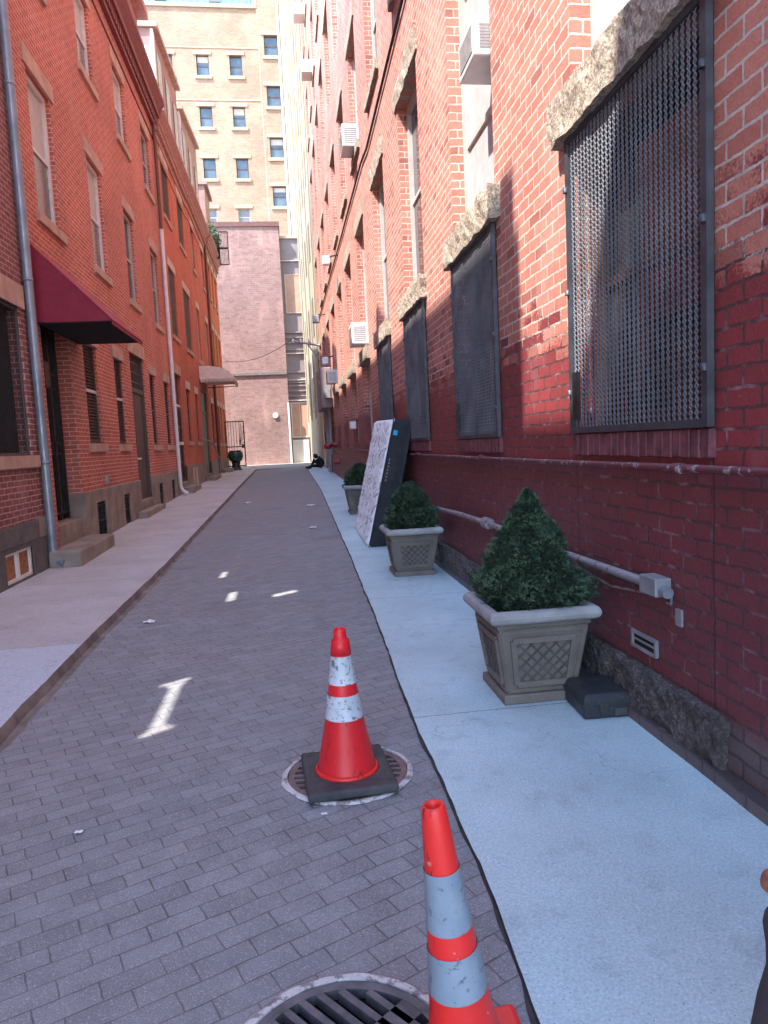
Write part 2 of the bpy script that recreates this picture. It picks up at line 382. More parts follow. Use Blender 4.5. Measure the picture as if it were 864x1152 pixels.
M['cloth_grey'] = simple('dark_grey_cloth', (.065, .060, .070), .9, var=.2, scale=12, bump=.3, bscale=200)
M['skin'] = simple('warm_brown_skin', (.36, .14, .09), .5, var=.1, scale=20, bump=.1)
M['skin_pale'] = simple('light_skin', (.45, .25, .18), .5, var=.1, scale=20, bump=.1)
M['hair'] = simple('dark_hair', (.012, .009, .008), .6, var=.3, scale=40)
M['paper'] = simple('white_paper_scrap', (.75, .74, .73), .8, var=.1)
M['red_cap'] = simple('red_hydrant_paint', (.30, .03, .035), .5, var=.2)
M['cable'] = simple('black_cable', (.02, .018, .018), .6, var=.1, bump=0)
M['ac'] = simple('white_enamel', (.68, .66, .64), .45, var=.08)
M['ac_dark'] = simple('shadowy_grille', (.30, .28, .27), .6, var=.2)  # slats are a darker grey than the casing
M['green_pot'] = simple('dark_green_glaze', (.02, .055, .045), .25, var=.3)

# ------------------------------------------------------------------ mesh helpers
ORI = {}
class MB:
    def __init__(s): s.v = []; s.f = []; s.mi = []; s.sm = []
    def add(s, vs, fs, mi=0, smooth=False):
        o = len(s.v); s.v += [Vector(p) for p in vs]
        for f in fs: s.f.append([i+o for i in f]); s.mi.append(mi); s.sm.append(smooth)
        return s
    def quad(s, a, b, c, d, mi=0): return s.add([a, b, c, d], [(0, 1, 2, 3)], mi)
    def box(s, x0, x1, y0, y1, z0, z1, mi=0):
        vs = [(x, y, z) for x in (x0, x1) for y in (y0, y1) for z in (z0, z1)]
        return s.add(vs, [(0, 1, 3, 2), (4, 6, 7, 5), (0, 4, 5, 1), (2, 3, 7, 6), (0, 2, 6, 4), (1, 5, 7, 3)], mi)
    def bbox(s, x0, x1, y0, y1, z0, z1, b=.01, mi=0, seg=2):
        bm = bmesh.new(); bmesh.ops.create_cube(bm, size=1)
        for v in bm.verts: v.co = Vector(((x0+x1)/2+v.co.x*(x1-x0), (y0+y1)/2+v.co.y*(y1-y0), (z0+z1)/2+v.co.z*(z1-z0)))
        bmesh.ops.bevel(bm, geom=bm.edges[:], offset=b, segments=seg, affect='EDGES', profile=.5)
        bm.verts.index_update(); s.add([v.co.copy() for v in bm.verts], [[v.index for v in f.verts] for f in bm.faces], mi); bm.free(); return s
    def prism(s, poly, axis, a, b, mi=0):
        n = len(poly)
        def P(p, q):
            if axis == 'y': return (p[0], q, p[1])
            if axis == 'x': return (q, p[0], p[1])
            return (p[0], p[1], q)
        vs = [P(p, a) for p in poly]+[P(p, b) for p in poly]
        fs = [tuple(range(n)), tuple(range(2*n-1, n-1, -1))]+[(i, (i+1) % n, n+(i+1) % n, n+i) for i in range(n)]
        return s.add(vs, fs, mi)
    def tube(s, path, r, n=8, mi=0, caps=True, smooth=True):
        path = [Vector(p) for p in path]; rs = r if isinstance(r, (list, tuple)) else [r]*len(path)
        vs = []; prev = None
        for i, p in enumerate(path):
            d = (path[min(i+1, len(path)-1)]-path[max(i-1, 0)]).normalized()
            ref = prev if prev is not None else (Vector((0, 0, 1)) if abs(d.z) < .9 else Vector((1, 0, 0)))
            a = d.cross(ref).normalized() if prev is None else (prev-d*prev.dot(d)).normalized()
            prev = a; b = d.cross(a)
            vs += [p+(a*math.cos(t)+b*math.sin(t))*rs[i] for t in [2*math.pi*k/n for k in range(n)]]
        fs = [(i*n+k, i*n+(k+1) % n, (i+1)*n+(k+1) % n, (i+1)*n+k) for i in range(len(path)-1) for k in range(n)]
        s.add(vs, fs, mi, smooth)
        if caps: s.add(vs[:n], [tuple(range(n-1, -1, -1))], mi); s.add(vs[-n:], [tuple(range(n))], mi)
        return s
    def lathe(s, prof, c, n=32, mi=0, smooth=True, jit=0):
        vs = []
        for (r, z) in prof:
            for k in range(n):
                t = 2*math.pi*k/n; rr = r*(1+jit*noise.noise(Vector((math.cos(t)*2, math.sin(t)*2, z*9))))
                vs.append((c[0]+rr*math.cos(t), c[1]+rr*math.sin(t), c[2]+z))
        fs = [(i*n+k, i*n+(k+1) % n, (i+1)*n+(k+1) % n, (i+1)*n+k) for i in range(len(prof)-1) for k in range(n)]
        return s.add(vs, fs, mi, smooth)
    def rough_box(s, x0, x1, y0, y1, z0, z1, d=.05, amp=.03, mi=0, seed=0, fr=6):
        bm = bmesh.new(); bmesh.ops.create_cube(bm, size=1)
        L = (x1-x0, y1-y0, z1-z0)
        for v in bm.verts: v.co = Vector(((x0+x1)/2+v.co.x*L[0], (y0+y1)/2+v.co.y*L[1], (z0+z1)/2+v.co.z*L[2]))
        for ax in range(3):
            c = max(1, int(L[ax]/d))
            for k in range(1, c):
                co = Vector(((x0, y0, z0)[0], (x0, y0, z0)[1], (x0, y0, z0)[2])); co[ax] += L[ax]*k/c
                nrm = Vector((0, 0, 0)); nrm[ax] = 1
                bmesh.ops.bisect_plane(bm, geom=bm.verts[:]+bm.edges[:]+bm.faces[:], plane_co=co, plane_no=nrm)
        for v in bm.verts:
            q = v.co*fr+Vector((seed*3.1, seed*1.7, 0))
            nv = noise.noise_vector(q)+.5*noise.noise_vector(q*2.7)+.35*noise.noise_vector(q*6)
            v.co += nv*amp
        bm.verts.index_update(); s.add([v.co.copy() for v in bm.verts], [[v.index for v in f.verts] for f in bm.faces], mi, False); bm.free(); return s
    def xf(s, m):
        s.v = [m @ p for p in s.v]; return s
    def build(s, name, mats, parent=None, ori=None, fixn=True):
        o_ = Vector(ori) if ori is not None else (ORI[parent.name] if parent is not None else Vector((0, 0, 0)))
        me = bpy.data.meshes.new(name); me.from_pydata([tuple(p-o_) for p in s.v], [], s.f)
        if not isinstance(mats, (list, tuple)): mats = [mats]
        for m in mats: me.materials.append(M[m] if isinstance(m, str) else m)
        me.polygons.foreach_set('material_index', s.mi); me.polygons.foreach_set('use_smooth', s.sm)
        if fixn:
            bm = bmesh.new(); bm.from_mesh(me); bmesh.ops.recalc_face_normals(bm, faces=bm.faces[:]); bm.to_mesh(me); bm.free()
        me.update()
        o = bpy.data.objects.new(name, me); COL.objects.link(o)
        if parent is not None: o.parent = parent
        elif ori is not None: o.location = o_
        ORI[o.name] = o_
        return o
def tag(o, label, cat, group=None):
    o['label'] = label; o['category'] = cat
    if group: o['group'] = group
    return o
def thing(name, loc, label, cat, group=None):
    o = bpy.data.objects.new(name, None); COL.objects.link(o); o.location = loc; o.empty_display_size = .2
    ORI[o.name] = Vector(loc)
    return tag(o, label, cat, group)
def struct(o, kind='structure'): o['kind'] = kind; return o
def lerp_tab(tab, x):
    if x <= tab[0][0]: return tab[0][1]
    for (a, b), (c, d) in zip(tab, tab[1:]):
        if x <= c: return b+(d-b)*(x-a)/(c-a)
    return tab[-1][1]

# ------------------------------------------------------------------ ground
XL, XR = -3.32, 1.79
ZR = [(0, 0), (8.5, 0), (11, .06), (14, .17), (20, .30), (25, .37), (34, .46), (80, .50)]
ZL = [(0, 0), (10, 0), (15, .08), (20, .15), (25, .23), (40, .42), (80, .50)]
KR = [(-6, .55), (1.7, .565), (2.4, .60), (4, .605), (6, .68), (9.5, .76), (13.7, .79), (20, .86), (38, .88)]
KL = [(-6, -1.66), (4, -1.68), (6, -1.72), (40, -1.73)]
def zg(x, y):
    a, b = lerp_tab(ZL, y), lerp_tab(ZR, y); t = min(1, max(0, (x+1.75)/2.45))
    return a+(b-a)*t
def zwl(y): return lerp_tab(ZL, y)+.07
def zwr(y): return lerp_tab(ZR, y)+.022
def strip(name, mat, xa, xb, za, ys, n=6):
    mb = MB(); vs = []
    for y in ys:
        for k in range(n+1):
            x = xa(y)+(xb(y)-xa(y))*k/n; vs.append((x, y, za(x, y)))
    fs = [(i*(n+1)+k, i*(n+1)+k+1, (i+1)*(n+1)+k+1, (i+1)*(n+1)+k) for i in range(len(ys)-1) for k in range(n)]
    mb.add(vs, fs, 0, True)
    return struct(mb.build(name, mat))
YS = [-5+i*.25 for i in range(180)]
YS = [y for y in YS if y < 38.6]
wob = lambda y, s: .012*noise.noise(Vector((y*2.1, s, 0)))+.006*noise.noise(Vector((y*9, s, 4)))
strip('road', 'paver', lambda y: lerp_tab(KL, y)-.05, lambda y: lerp_tab(KR, y)+.03, lambda x, y: zg(x, y)+.006*noise.noise(Vector((x*.8, y*.5, 0))), YS, 8)
kl = lambda y: lerp_tab(KL, y)+wob(y, 1.)
kr = lambda y: lerp_tab(KR, y)+wob(y, 7.)*.7
YF = [-5+i*.05 for i in range(880)]; YF = [y for y in YF if y < 39.9]
strip('pavement_left', 'walk_left', lambda y: XL-.4, kl, lambda x, y: zwl(y), YF, 2)
YFR = [y for y in YF if y < 35.6]
strip('pavement_right', 'walk_right', kr, lambda y: XR+.2, lambda x, y: zwr(y), YFR, 2)
mb = MB()                                     # kerb face on the left, dirty joint on the right
for a, b in zip(YF, YF[1:]):
    j = lambda y, q: .02*noise.noise(Vector((y*6, q, 2)))
    mb.add([(kl(a), a, zwl(a)), (kl(b), b, zwl(b)), (kl(b)+.025+j(b, 1), b, zwl(b)-.075), (kl(a)+.025+j(a, 1), a, zwl(a)-.075)], [(0, 1, 2, 3)])
    mb.add([(kl(a)+.025+j(a, 1), a, zwl(a)-.064), (kl(b)+.025+j(b, 1), b, zwl(b)-.064), (kl(b)+.075+j(b, 5), b, zwl(b)-.0675), (kl(a)+.075+j(a, 5), a, zwl(a)-.0675)], [(0, 1, 2, 3)])
struct(mb.build('kerb_left', 'kerb'))
mb = MB()
for a, b in zip(YFR, YFR[1:]):
    j = lambda y, q: .016*noise.noise(Vector((y*5, q, 2)))
    mb.add([(kr(a), a, zwr(a)), (kr(b), b, zwr(b)), (kr(b)-.006, b, zwr(b)-.03), (kr(a)-.006, a, zwr(a)-.03)], [(0, 1, 2, 3)])
    mb.add([(kr(a)-.002, a, zwr(a)-.0165), (kr(b)-.002, b, zwr(b)-.0165), (kr(b)-.010+j(b, 3), b, zwr(b)-.0165), (kr(a)-.010+j(a, 3), a, zwr(a)-.0165)], [(0, 1, 2, 3)])
struct(mb.build('kerb_right', 'dirt'))
mb = MB(); mb.quad((-150, -120, -.16), (150, -120, -.16), (150, 180, -.16), (-150, 180, -.16)); struct(mb.build('ground', 'ground'))
mb = MB(); mb.box(-60, 60, 38.4, 44.4, .0, .452); mb.box(-60, -3.3, 44.4, 45.4, 0, .452); struct(mb.build('cross_street', 'ground'))
mb = MB(); mb.box(-60, 60, 44.4, 60, .0, .53); struct(mb.build('pavement_end', 'walk_end'))

# ------------------------------------------------------------------ facade helper
def facade(mb, X, sgn, y0, y1, z0, z1, ops, mi=0, depth=.14, xfun=None):
    """wall sheet on plane X facing sgn with rectangular openings (ya,yb,za,zb[,depth]) and their reveals"""
    ys = sorted({y0, y1} | {v for o in ops for v in o[:2]}); zs = sorted({z0, z1} | {v for o in ops for v in o[2:4]})
    ys = [v for v in ys if y0-1e-6 <= v <= y1+1e-6]; zs = [v for v in zs if z0-1e-6 <= v <= z1+1e-6]
    for a, b in zip(ys, ys[1:]):
        for c, d in zip(zs, zs[1:]):
            my, mz = (a+b)/2, (c+d)/2
            if any(o[0] < my < o[1] and o[2] < mz < o[3] for o in ops): continue
            mb.quad((X, a, c), (X, b, c), (X, b, d), (X, a, d), mi)
    for o in ops:
        a, b, c, d = o[:4]; dp = o[4] if len(o) > 4 else depth; Xi = X-sgn*dp
        mb.quad((X, a, c), (Xi, a, c), (Xi, a, d), (X, a, d), mi); mb.quad((X, b, c), (X, b, d), (Xi, b, d), (Xi, b, c), mi)
        mb.quad((X, a, d), (Xi, a, d), (Xi, b, d), (X, b, d), mi); mb.quad((X, a, c), (X, b, c), (Xi, b, c), (Xi, a, c), mi)
    return mb

def sash(parent, X, sgn, o, depth, fmat, pmat, fw_=.07, name='window', blind=None, split=.5, mull=False):
    """frame at the back of a reveal + panes; returns frame object"""
    a, b, c, d = o[:4]; Xi = X-sgn*depth
    f = MB(); x0, x1 = sorted((Xi, Xi+sgn*.06))
    f.box(x0, x1, a, a+fw_, c, d); f.box(x0, x1, b-fw_, b, c, d); f.box(x0, x1, a+fw_, b-fw_, c, c+fw_); f.box(x0, x1, a+fw_, b-fw_, d-fw_, d)
    zm = c+(d-c)*split
    x2, x3 = sorted((Xi+sgn*.005, Xi+sgn*.045))
    f.box(x2, x3, a+fw_, b-fw_, zm-.025, zm+.025)
    if mull: f.box(x2, x3, (a+b)/2-.012, (a+b)/2+.012, c+fw_, d-fw_)
    fo = f.build(name, fmat, parent)
    p = MB(); xa = Xi+sgn*.022; xb = Xi+sgn*.008
    p.quad((xb, a+fw_, zm+.02), (xb, b-fw_, zm+.02), (xb, b-fw_, d-fw_), (xb, a+fw_, d-fw_))
    p.build('pane', blind or pmat, fo)
    p = MB(); p.quad((xa, a+fw_, c+fw_), (xa, b-fw_, c+fw_), (xa, b-fw_, zm-.02), (xa, a+fw_, zm-.02)); p.build('pane', pmat, fo)
    return fo

# ------------------------------------------------------------------ left: rowhouses
def facade_y(mb, Y, x0, x1, z0, z1, ops, depth=.2):
    xs = sorted({x0, x1} | {v for o in ops for v in o[:2]}); zs = sorted({z0, z1} | {v for o in ops for v in o[2:4]})
    for a, b in zip(xs, xs[1:]):
        for c, d in zip(zs, zs[1:]):
            if any(o[0] < (a+b)/2 < o[1] and o[2] < (c+d)/2 < o[3] for o in ops): continue
            mb.quad((a, Y, c), (b, Y, c), (b, Y, d), (a, Y, d))
    for a, b, c, d in ops:
        mb.quad((a, Y, c), (a, Y+depth, c), (a, Y+depth, d), (a, Y, d)); mb.quad((b, Y, c), (b, Y, d), (b, Y+depth, d), (b, Y+depth, c))
        mb.quad((a, Y, d), (a, Y+depth, d), (b, Y+depth, d), (b, Y, d)); mb.quad((a, Y, c), (b, Y, c), (b, Y+depth, c), (a, Y+depth, c))
def shell(mb, X, xb, y0, y1, z0, z1):
    mb.quad((X, y0, z0), (xb, y0, z0), (xb, y0, z1), (X, y0, z1)); mb.quad((X, y1, z0), (X, y1, z1), (xb, y1, z1), (xb, y1, z0))
    mb.quad((xb, y0, z0), (xb, y1, z0), (xb, y1, z1), (xb, y0, z1)); mb.quad((X, y0, z1), (xb, y0, z1), (xb, y1, z1), (X, y1, z1))

def left_window(root, o, style, lint='lintel', lh=.26, lext=.14, sext=.12):
    a, b, c, d = o[:4]
    if style == 'white': f = sash(root, XL, 1, o, .13, 'frame_white', 'glass_grey', .075, blind='blind')
    elif style == 'beige': f = sash(root, XL, 1, o, .13, 'frame_beige', 'glass', .075)
    elif style == 'dark': f = sash(root, XL, 1, o, .12, 'frame_brown', 'glass', .05)
    else:                                                      # louvred shutter pair closed in the reveal
        m = MB(); n = int((d-c)/.055)
        m.box(XL-.12, XL-.05, a, a+.05, c, d); m.box(XL-.12, XL-.05, b-.05, b, c, d); m.box(XL-.12, XL-.05, a+.05, b-.05, c, c+.06)
        for k in range(n):
            z = c+.06+k*.055
            m.add([(XL-.06, a+.05, z), (XL-.06, b-.05, z), (XL-.10, b-.05, z+.06), (XL-.10, a+.05, z+.06), (XL-.06, a+.05, z+.012), (XL-.06, b-.05, z+.012)], [(0, 1, 2, 3), (0, 4, 5, 1)])
        f = m.build('window', 'shutter', root)
        m = MB(); m.box(XL-.10, XL-.04, a+.002, b-.002, c+(d-c)*.52, c+(d-c)*.52+.05); m.build('rail', 'frame_white', f)
    m = MB(); m.box(XL-.02, XL+.055, a-sext, b+sext, c-.14, c+.002); m.build('sill', 'lintel', f)
    if lint:
        m = MB(); m.box(XL-.02, XL+.022, a-lext, b+lext, d-.002, d+lh); m.build('lintel', lint, f)
    return f

# --- nearest house (mostly outside the frame, casts the shade on the alley)
Y_AB = 10.38
A = thing('brick_rowhouse', (XL, 4, 0), 'nearest left brick house of purple red brick with wire mesh grate over its window', 'rowhouse', 'brick rowhouses on the left side')
opsA = [(8.7, 9.98, 1.60, 3.5), (8.7, 9.62, .09, .46), (8.6, 9.6, 5.05, 7.06)]
m = MB(); facade(m, XL, 1, 7.55, Y_AB, 0, 12.3, opsA, depth=.2); shell(m, XL, -11, 7.55, Y_AB, 0, 12.3)
m.build('wall', 'brick_near', A)
m = MB(); m.box(XL-.8, XL-.02, 9.2, 9.9, 12.3, 13.3); m.build('chimney', 'brick_near', A)
m = MB(); facade(m, XL+.022, 1, 7.6, Y_AB-.02, 0, .52, [(8.7, 9.62, .09, .46)], depth=.21)
m.quad((XL+.022, 7.6, .52), (XL+.022, Y_AB-.02, .52), (XL-.01, Y_AB-.02, .52), (XL-.01, 7.6, .52)); m.quad((XL+.022, Y_AB-.02, 0), (XL+.022, Y_AB-.02, .52), (XL-.1, Y_AB-.02, .52), (XL-.1, Y_AB-.02, 0))
m.build('stone_base', 'darkstone', A)
m = MB(); m.rough_box(XL-.05, XL+.035, 7.6, 9.86, .525, .76, .06, .008); m.build('carved_band', 'darkstone', A)
m = MB(); m.box(XL-.05, XL+.03, 9.865, Y_AB-.02, .525, .78); m.build('stone_block', 'brownstone', A)
m = MB(); m.box(XL-.02, XL+.03, 8.5, 10.12, 3.5, 3.80); m.build('lintel', 'lintel', A)
m = MB(); m.box(XL-.02, XL+.06, 8.55, 10.08, 1.45, 1.602); m.build('sill', 'lintel', A)
for o in opsA[2:]: sash(A, XL, 1, o, .13, 'frame_white', 'glass', .075)
f = MB(); f.box(XL-.2, XL-.16, 8.7, 9.98, 1.6, 3.5); f.build('window', 'void', A)
def diamond_mesh(x, ya, yb, za, zb, py, pz, wd, t=.004, thick=.004):
    """expanded metal: zigzag strands crossing at the knuckles; flat ribbons of real thickness"""
    m = MB(); ny = int(round((yb-ya)/py)); nz = int(round((zb-za)/(pz/2)))
    py = (yb-ya)/ny; hz = (zb-za)/nz
    vs = []; fs = []
    for i in range(ny):
        for s_ in (0, 1):
            pts = []
            for k in range(nz+1):
                ph = (k+s_) % 2
                y = ya+i*py+(py*.5 if ph else 0)+ (wd*.5 if ph == 0 else -wd*.5)*0
                pts.append((y, za+k*hz))
            for (yy, zz), (y2, z2) in zip(pts, pts[1:]):
                o = len(vs)
                vs += [(x, yy-wd/2, zz), (x-thick, yy+wd/2, zz), (x-thick, y2+wd/2, z2), (x, y2-wd/2, z2), (x+.002, yy-wd/2, zz), (x+.002, y2-wd/2, z2)]
                fs += [(o, o+1, o+2, o+3), (o, o+4, o+5, o+3)]
    m.add(vs, fs); return m
sc = diamond_mesh(XL-.04, 8.74, 9.94, 1.64, 3.46, .055, .075, .010)
for a_, b_, c_, d_ in ((8.7, 9.98, 1.6, 1.64), (8.7, 9.98, 3.46, 3.5), (8.7, 8.74, 1.64, 3.46), (9.94, 9.98, 1.64, 3.46)): sc.box(XL-.06, XL-.03, a_, b_, c_, d_)
sc.build('mesh_grate', 'rust_mesh', A, fixn=False)
bw = MB(); zc, zd, ya, yb = .09, .46, 8.7, 9.62
for a_, b_, c_, d_ in ((ya, yb, zc, zc+.04), (ya, yb, zd-.04, zd), (ya, ya+.05, zc+.04, zd-.04), (yb-.05, yb, zc+.04, zd-.04), (ya+.42, ya+.5, zc+.04, zd-.04)): bw.box(XL-.06, XL-.012, a_, b_, c_, d_)
bo = bw.build('basement_window', 'white', A)
for a_, b_ in ((ya+.05, ya+.42), (ya+.5, yb-.05)):
    p = MB(); p.quad((XL-.04, a_, zc+.04), (XL-.04, b_, zc+.04), (XL-.04, b_, zd-.04), (XL-.04, a_, zd-.04)); p.build('pane', 'orange_pane', bo)

W0 = thing('party_wall', (XL, 3.7, 0), 'tall thin old brick wall with vent slots, outside the picture to the left', 'wall')  # added wall, unseen; slots cut to throw sun patches on the road
def ray_slot(x0, x1, ya, yb):          # the slot that the sun shines through onto the ground rectangle x0..x1, ya..yb
    k = lambda x: x-XL
    xm = (x0+x1)/2
    return (ya-.7*k(xm), yb-.7*k(xm), 1.8*k(x0), 1.8*k(x1))
slots = [ray_slot(-.862, -.80, 4.10, 4.80), ray_slot(-.885, -.785, 4.80, 4.86), ray_slot(-.935, -.765, 4.86, 4.91), ray_slot(-.875, -.775, 4.05, 4.10), ray_slot(-.90, -.745, 4.0, 4.05),
         ray_slot(-.72, -.64, 7.42, 7.88), ray_slot(-.24, -.0, 7.55, 7.68), ray_slot(-.92, -.85, 8.85, 9.22)]
m = MB()
for zlo, zhi, ya, yb in ((0, 10.85, -.2, 1.72), (0, 12.3, 1.72, 7.55)):
    facade(m, XL, 1, ya, yb, zlo, zhi, [o for o in slots if ya < o[0] < yb], depth=.0)
sh = Vector((-.10, -.07, .18)); front = MB(); front.v = list(m.v); front.f = list(m.f); front.mi = list(m.mi); front.sm = list(m.sm)
nv = len(m.v); m.add([p+sh for p in front.v], front.f)
for o in slots+[(-.2, 1.72, 0, 10.85), (1.72, 7.55, 0, 12.3)]:
    a, b, c, d = o
    if o in slots[:5]: continue
    for p, q in (((a, c), (b, c)), ((b, c), (b, d)), ((b, d), (a, d)), ((a, d), (a, c))):
        P_, Q_ = Vector((XL, *p)), Vector((XL, *q)); m.quad(P_, Q_, Q_+sh, P_+sh)
m.build('wall', 'brick_near', W0, fixn=False)
m = MB(); m.box(XL-.5, XL-.10, 1.74, 2.05, 12.3, 12.95); m.build('chimney_stub', 'brick_near', W0)
A0 = thing('brick_rowhouse', (XL, -4, 0), 'brick rowhouse behind the viewpoint, outside the picture to the left', 'rowhouse', 'brick rowhouses on the left side')
m = MB(); o0 = [(-3.2, -2.2, 1.7, 3.5), (-1.6, -.6, 1.7, 3.5), (-3.2, -2.2, 5, 7), (-1.6, -.6, 5, 7)]
facade(m, XL, 1, -3.6, -.2, 0, 13.0, o0); shell(m, XL, -5.2, -3.6, -.2, 0, 13.0); m.build('wall', 'brick_row', A0)
for o in o0: sash(A0, XL, 1, o, .12, 'frame_white', 'glass')

# --- the long red house
B = thing('brick_rowhouse', (XL, 16, 0), 'long red brick house with the maroon cornice, stone base and brown front door', 'rowhouse', 'brick rowhouses on the left side')
B_Y1 = 22.62
w3 = [(11.1, 12.2), (14.25, 15.3), (17.2, 18.3), (20.3, 21.4)]
w2 = [(11.15, 12.2), (14.2, 15.25), (17.2, 18.2), (20.35, 21.4)]
ops3 = [(a, b, 8.62, 10.18) for a, b in w3]; ops2 = [(a, b, 5.05, 7.06) for a, b in w2]
ops1 = [(12.85, 13.7, 1.77, 3.5), (15.05, 15.78, 1.77, 3.5), (18.8, 19.55, 1.77, 3.55), (20.95, 21.75, 1.77, 3.55)]
gate_o = (10.75, 12.1, .58, 3.6, .28); door_o = (16.6, 18.12, .5, 3.8, .14)
bas = [(12.82, 13.45, .1, .76), (14.9, 15.42, .14, .76), (18.9, 19.45, .22, .78), (20.9, 21.45, .25, .78)]
m = MB(); facade(m, XL, 1, Y_AB, B_Y1, 0, 11.0, ops1+ops2+ops3+[gate_o, door_o]+bas, depth=.14); shell(m, XL, -11, Y_AB, B_Y1, 0, 11.0)
m.build('wall', 'brick_row', B)
m = MB(); BX = XL+.028
facade(m, BX, 1, 12.1, 16.6, 0, .97, bas[:2], depth=.17); facade(m, BX, 1, 18.12, B_Y1, 0, 1.0, bas[2:], depth=.17)
for ya, yb, zt in ((12.1, 16.6, .97), (18.12, B_Y1, 1.0)):
    m.quad((BX, ya, zt), (BX, yb, zt), (XL-.01, yb, zt+.015), (XL-.01, ya, zt+.015)); m.quad((BX, ya-.004, 0), (BX, ya-.004, zt), (XL-(.278 if ya < 13 else .1), ya-.004, zt), (XL-(.278 if ya < 13 else .1), ya-.004, 0)); m.quad((BX, yb+.004, 0), (XL-.1, yb+.004, 0), (XL-.1, yb+.004, zt), (BX, yb+.004, zt))
m.build('stone_base', 'brownstone', B)
for o in bas:
    a, b, c, d = o; g = MB(); g.box(BX-.19, BX-.165, a, b, c, d); bo = g.build('basement_window', 'void', B)
    g = MB()
    for k in range(6): y = a+(b-a)*(k+.5)/6; g.tube([(BX-.04, y, c), (BX-.04, y, d)], .011, 6)
    for z in (c+.06, d-.06, (c+d)/2): g.box(BX-.05, BX-.035, a, b, z-.012, z+.012)
    g.build('bars', 'iron', bo)
for i, o in enumerate(ops3): left_window(B, o, ['white', 'white', 'white', 'beige'][i], 'lintel', .28)
for i, o in enumerate(ops2): left_window(B, o, ['white', 'white', 'beige', 'beige'][i], 'lintel', .26)
for i, o in enumerate(ops1): left_window(B, o, 'louvre' if i < 2 else 'dark', 'lintel', .24)
m = MB(); m.box(XL-.01, XL+.03, Y_AB, B_Y1, 10.55, 10.62); m.build('string_course', 'cornice_red', B)
m = MB(); m.box(XL-.05, XL+.10, Y_AB-.05, B_Y1-.05, 10.92, 11.02); m.box(XL-.05, XL+.2, Y_AB-.05, B_Y1-.05, 11.27, 11.42); m.prism([(XL-.05, 11.42), (XL+.2, 11.42), (XL+.37, 11.62), (XL+.37, 11.72), (XL-.05, 11.72)], 'y', Y_AB-.05, B_Y1-.05)
m.box(XL-.05, XL+.05, Y_AB-.05, B_Y1-.05, 11.02, 11.27)
y = Y_AB
while y < B_Y1-.15: m.box(XL+.05, XL+.14, y, y+.1, 11.04, 11.27); y += .2
m.build('cornice', 'cornice_red', B)
m = MB(); m.box(-11, XL-.06, Y_AB+.01, B_Y1-.01, 11.0, 11.75); m.build('roof', 'roof', B)
m = MB(); m.box(-4.6, XL-.2, 20.6, 22.4, 11.75, 13.9); m.box(-4.7, XL+.10, 20.5, 22.45, 13.9, 14.12); m.build('dormer', 'cornice_pale', B)
# front door of the long house
Xd = XL-.12
d_ = MB(); d_.box(Xd, Xd+.05, 16.72, 18.0, .5, 2.95)
for a_, b_, c_, dd in ((16.95, 17.8, .75, 1.4), (16.95, 17.8, 1.6, 2.75)): d_.box(Xd+.05, Xd+.062, a_, b_, c_, dd)
do = d_.build('door', 'door_brown', B)
h = MB(); h.tube([(Xd+.06, 16.86, 1.45), (Xd+.12, 16.86, 1.45), (Xd+.12, 16.98, 1.45)], .018); h.build('handle', 'white', do)
d_ = MB(); d_.box(Xd, Xd+.09, 16.6, 16.72, .5, 3.8); d_.box(Xd, Xd+.09, 18.0, 18.12, .5, 3.8); d_.box(Xd, Xd+.09, 16.72, 18.0, 2.95, 3.05); d_.build('door_frame', 'door_brown', B)
t_ = MB(); t_.box(Xd-.02, Xd, 16.72, 18.0, 3.05, 3.8); to = t_.build('transom', 'glass', B)
t_ = MB()
for k in range(9): y = 16.72+1.28*(k+.5)/9; t_.box(Xd+.02, Xd+.05, y-.014, y+.014, 3.05, 3.8)
for z in (3.2, 3.42, 3.64): t_.box(Xd+.018, Xd+.052, 16.72, 18.0, z-.012, z+.012)
t_.build('grille', 'frame_brown', to)
m = MB(); m.box(XL-.02, XL+.022, 16.45, 18.27, 3.80, 4.1); m.build('door_lintel', 'lintel', B)
m = MB(); m.bbox(XL-.2, XL+.014, 16.59, 18.13, .1, .504, .015); m.bbox(XL+.03, XL+.24, 16.0, 18.35, .1, .31, .02); m.build('door_step', 'brownstone', B)
# recessed iron gate
gx_ = XL-.245
g = MB(); g.quad((XL-.279, 10.75, .58), (XL-.279, 12.1, .58), (XL-.279, 12.1, 3.6), (XL-.279, 10.75, 3.6)); g.build('doorway', 'void', B)
g = MB()
for k in range(13): y = 10.80+1.25*k/12; g.tube([(gx_, y, .66), (gx_, y, 3.55)], .012, 6)
for z in (.70, 1.62, 1.78, 2.62, 2.85, 3.5): g.box(gx_-.012, gx_+.018, 10.78, 12.07, z-.018, z+.018)
for k in range(6):
    y = 10.9+1.05*k/5; g.tube([(gx_+.01, y+.05*math.cos(t), 1.70+.05*math.sin(t)) for t in [i*.524 for i in range(13)]], .008, 5)
g.box(gx_-.03, gx_+.05, 11.42, 11.62, 2.62, 3.0); g.box(gx_-.02, gx_+.03, 10.75, 10.80, .58, 3.6); g.box(gx_-.02, gx_+.03, 12.05, 12.1, .58, 3.6); g.box(gx_-.02, gx_+.03, 11.66, 11.72, .6, 3.55)
go = g.build('security_gate', 'iron', B)
m = MB(); m.bbox(XL-.275, XL+.02, 10.74, 12.096, .1, .584, .012); m.bbox(XL+.03, XL+.46, 10.1, 12.02, .05, .30, .035, seg=3); m.build('entrance_step', 'brownstone', B)
tag(MB().bbox(XL-.02, XL+.045, 13.62, 13.74, 1.06, 1.2, .008).build('utility_box', 'boxgrey', ori=(XL, 13.68, 1.13)), 'small grey box on the brick between the two low barred basement windows', 'utility box')
n = MB().box(XL-.10, XL-.088, 10.77, 10.99, .80, 1.16)
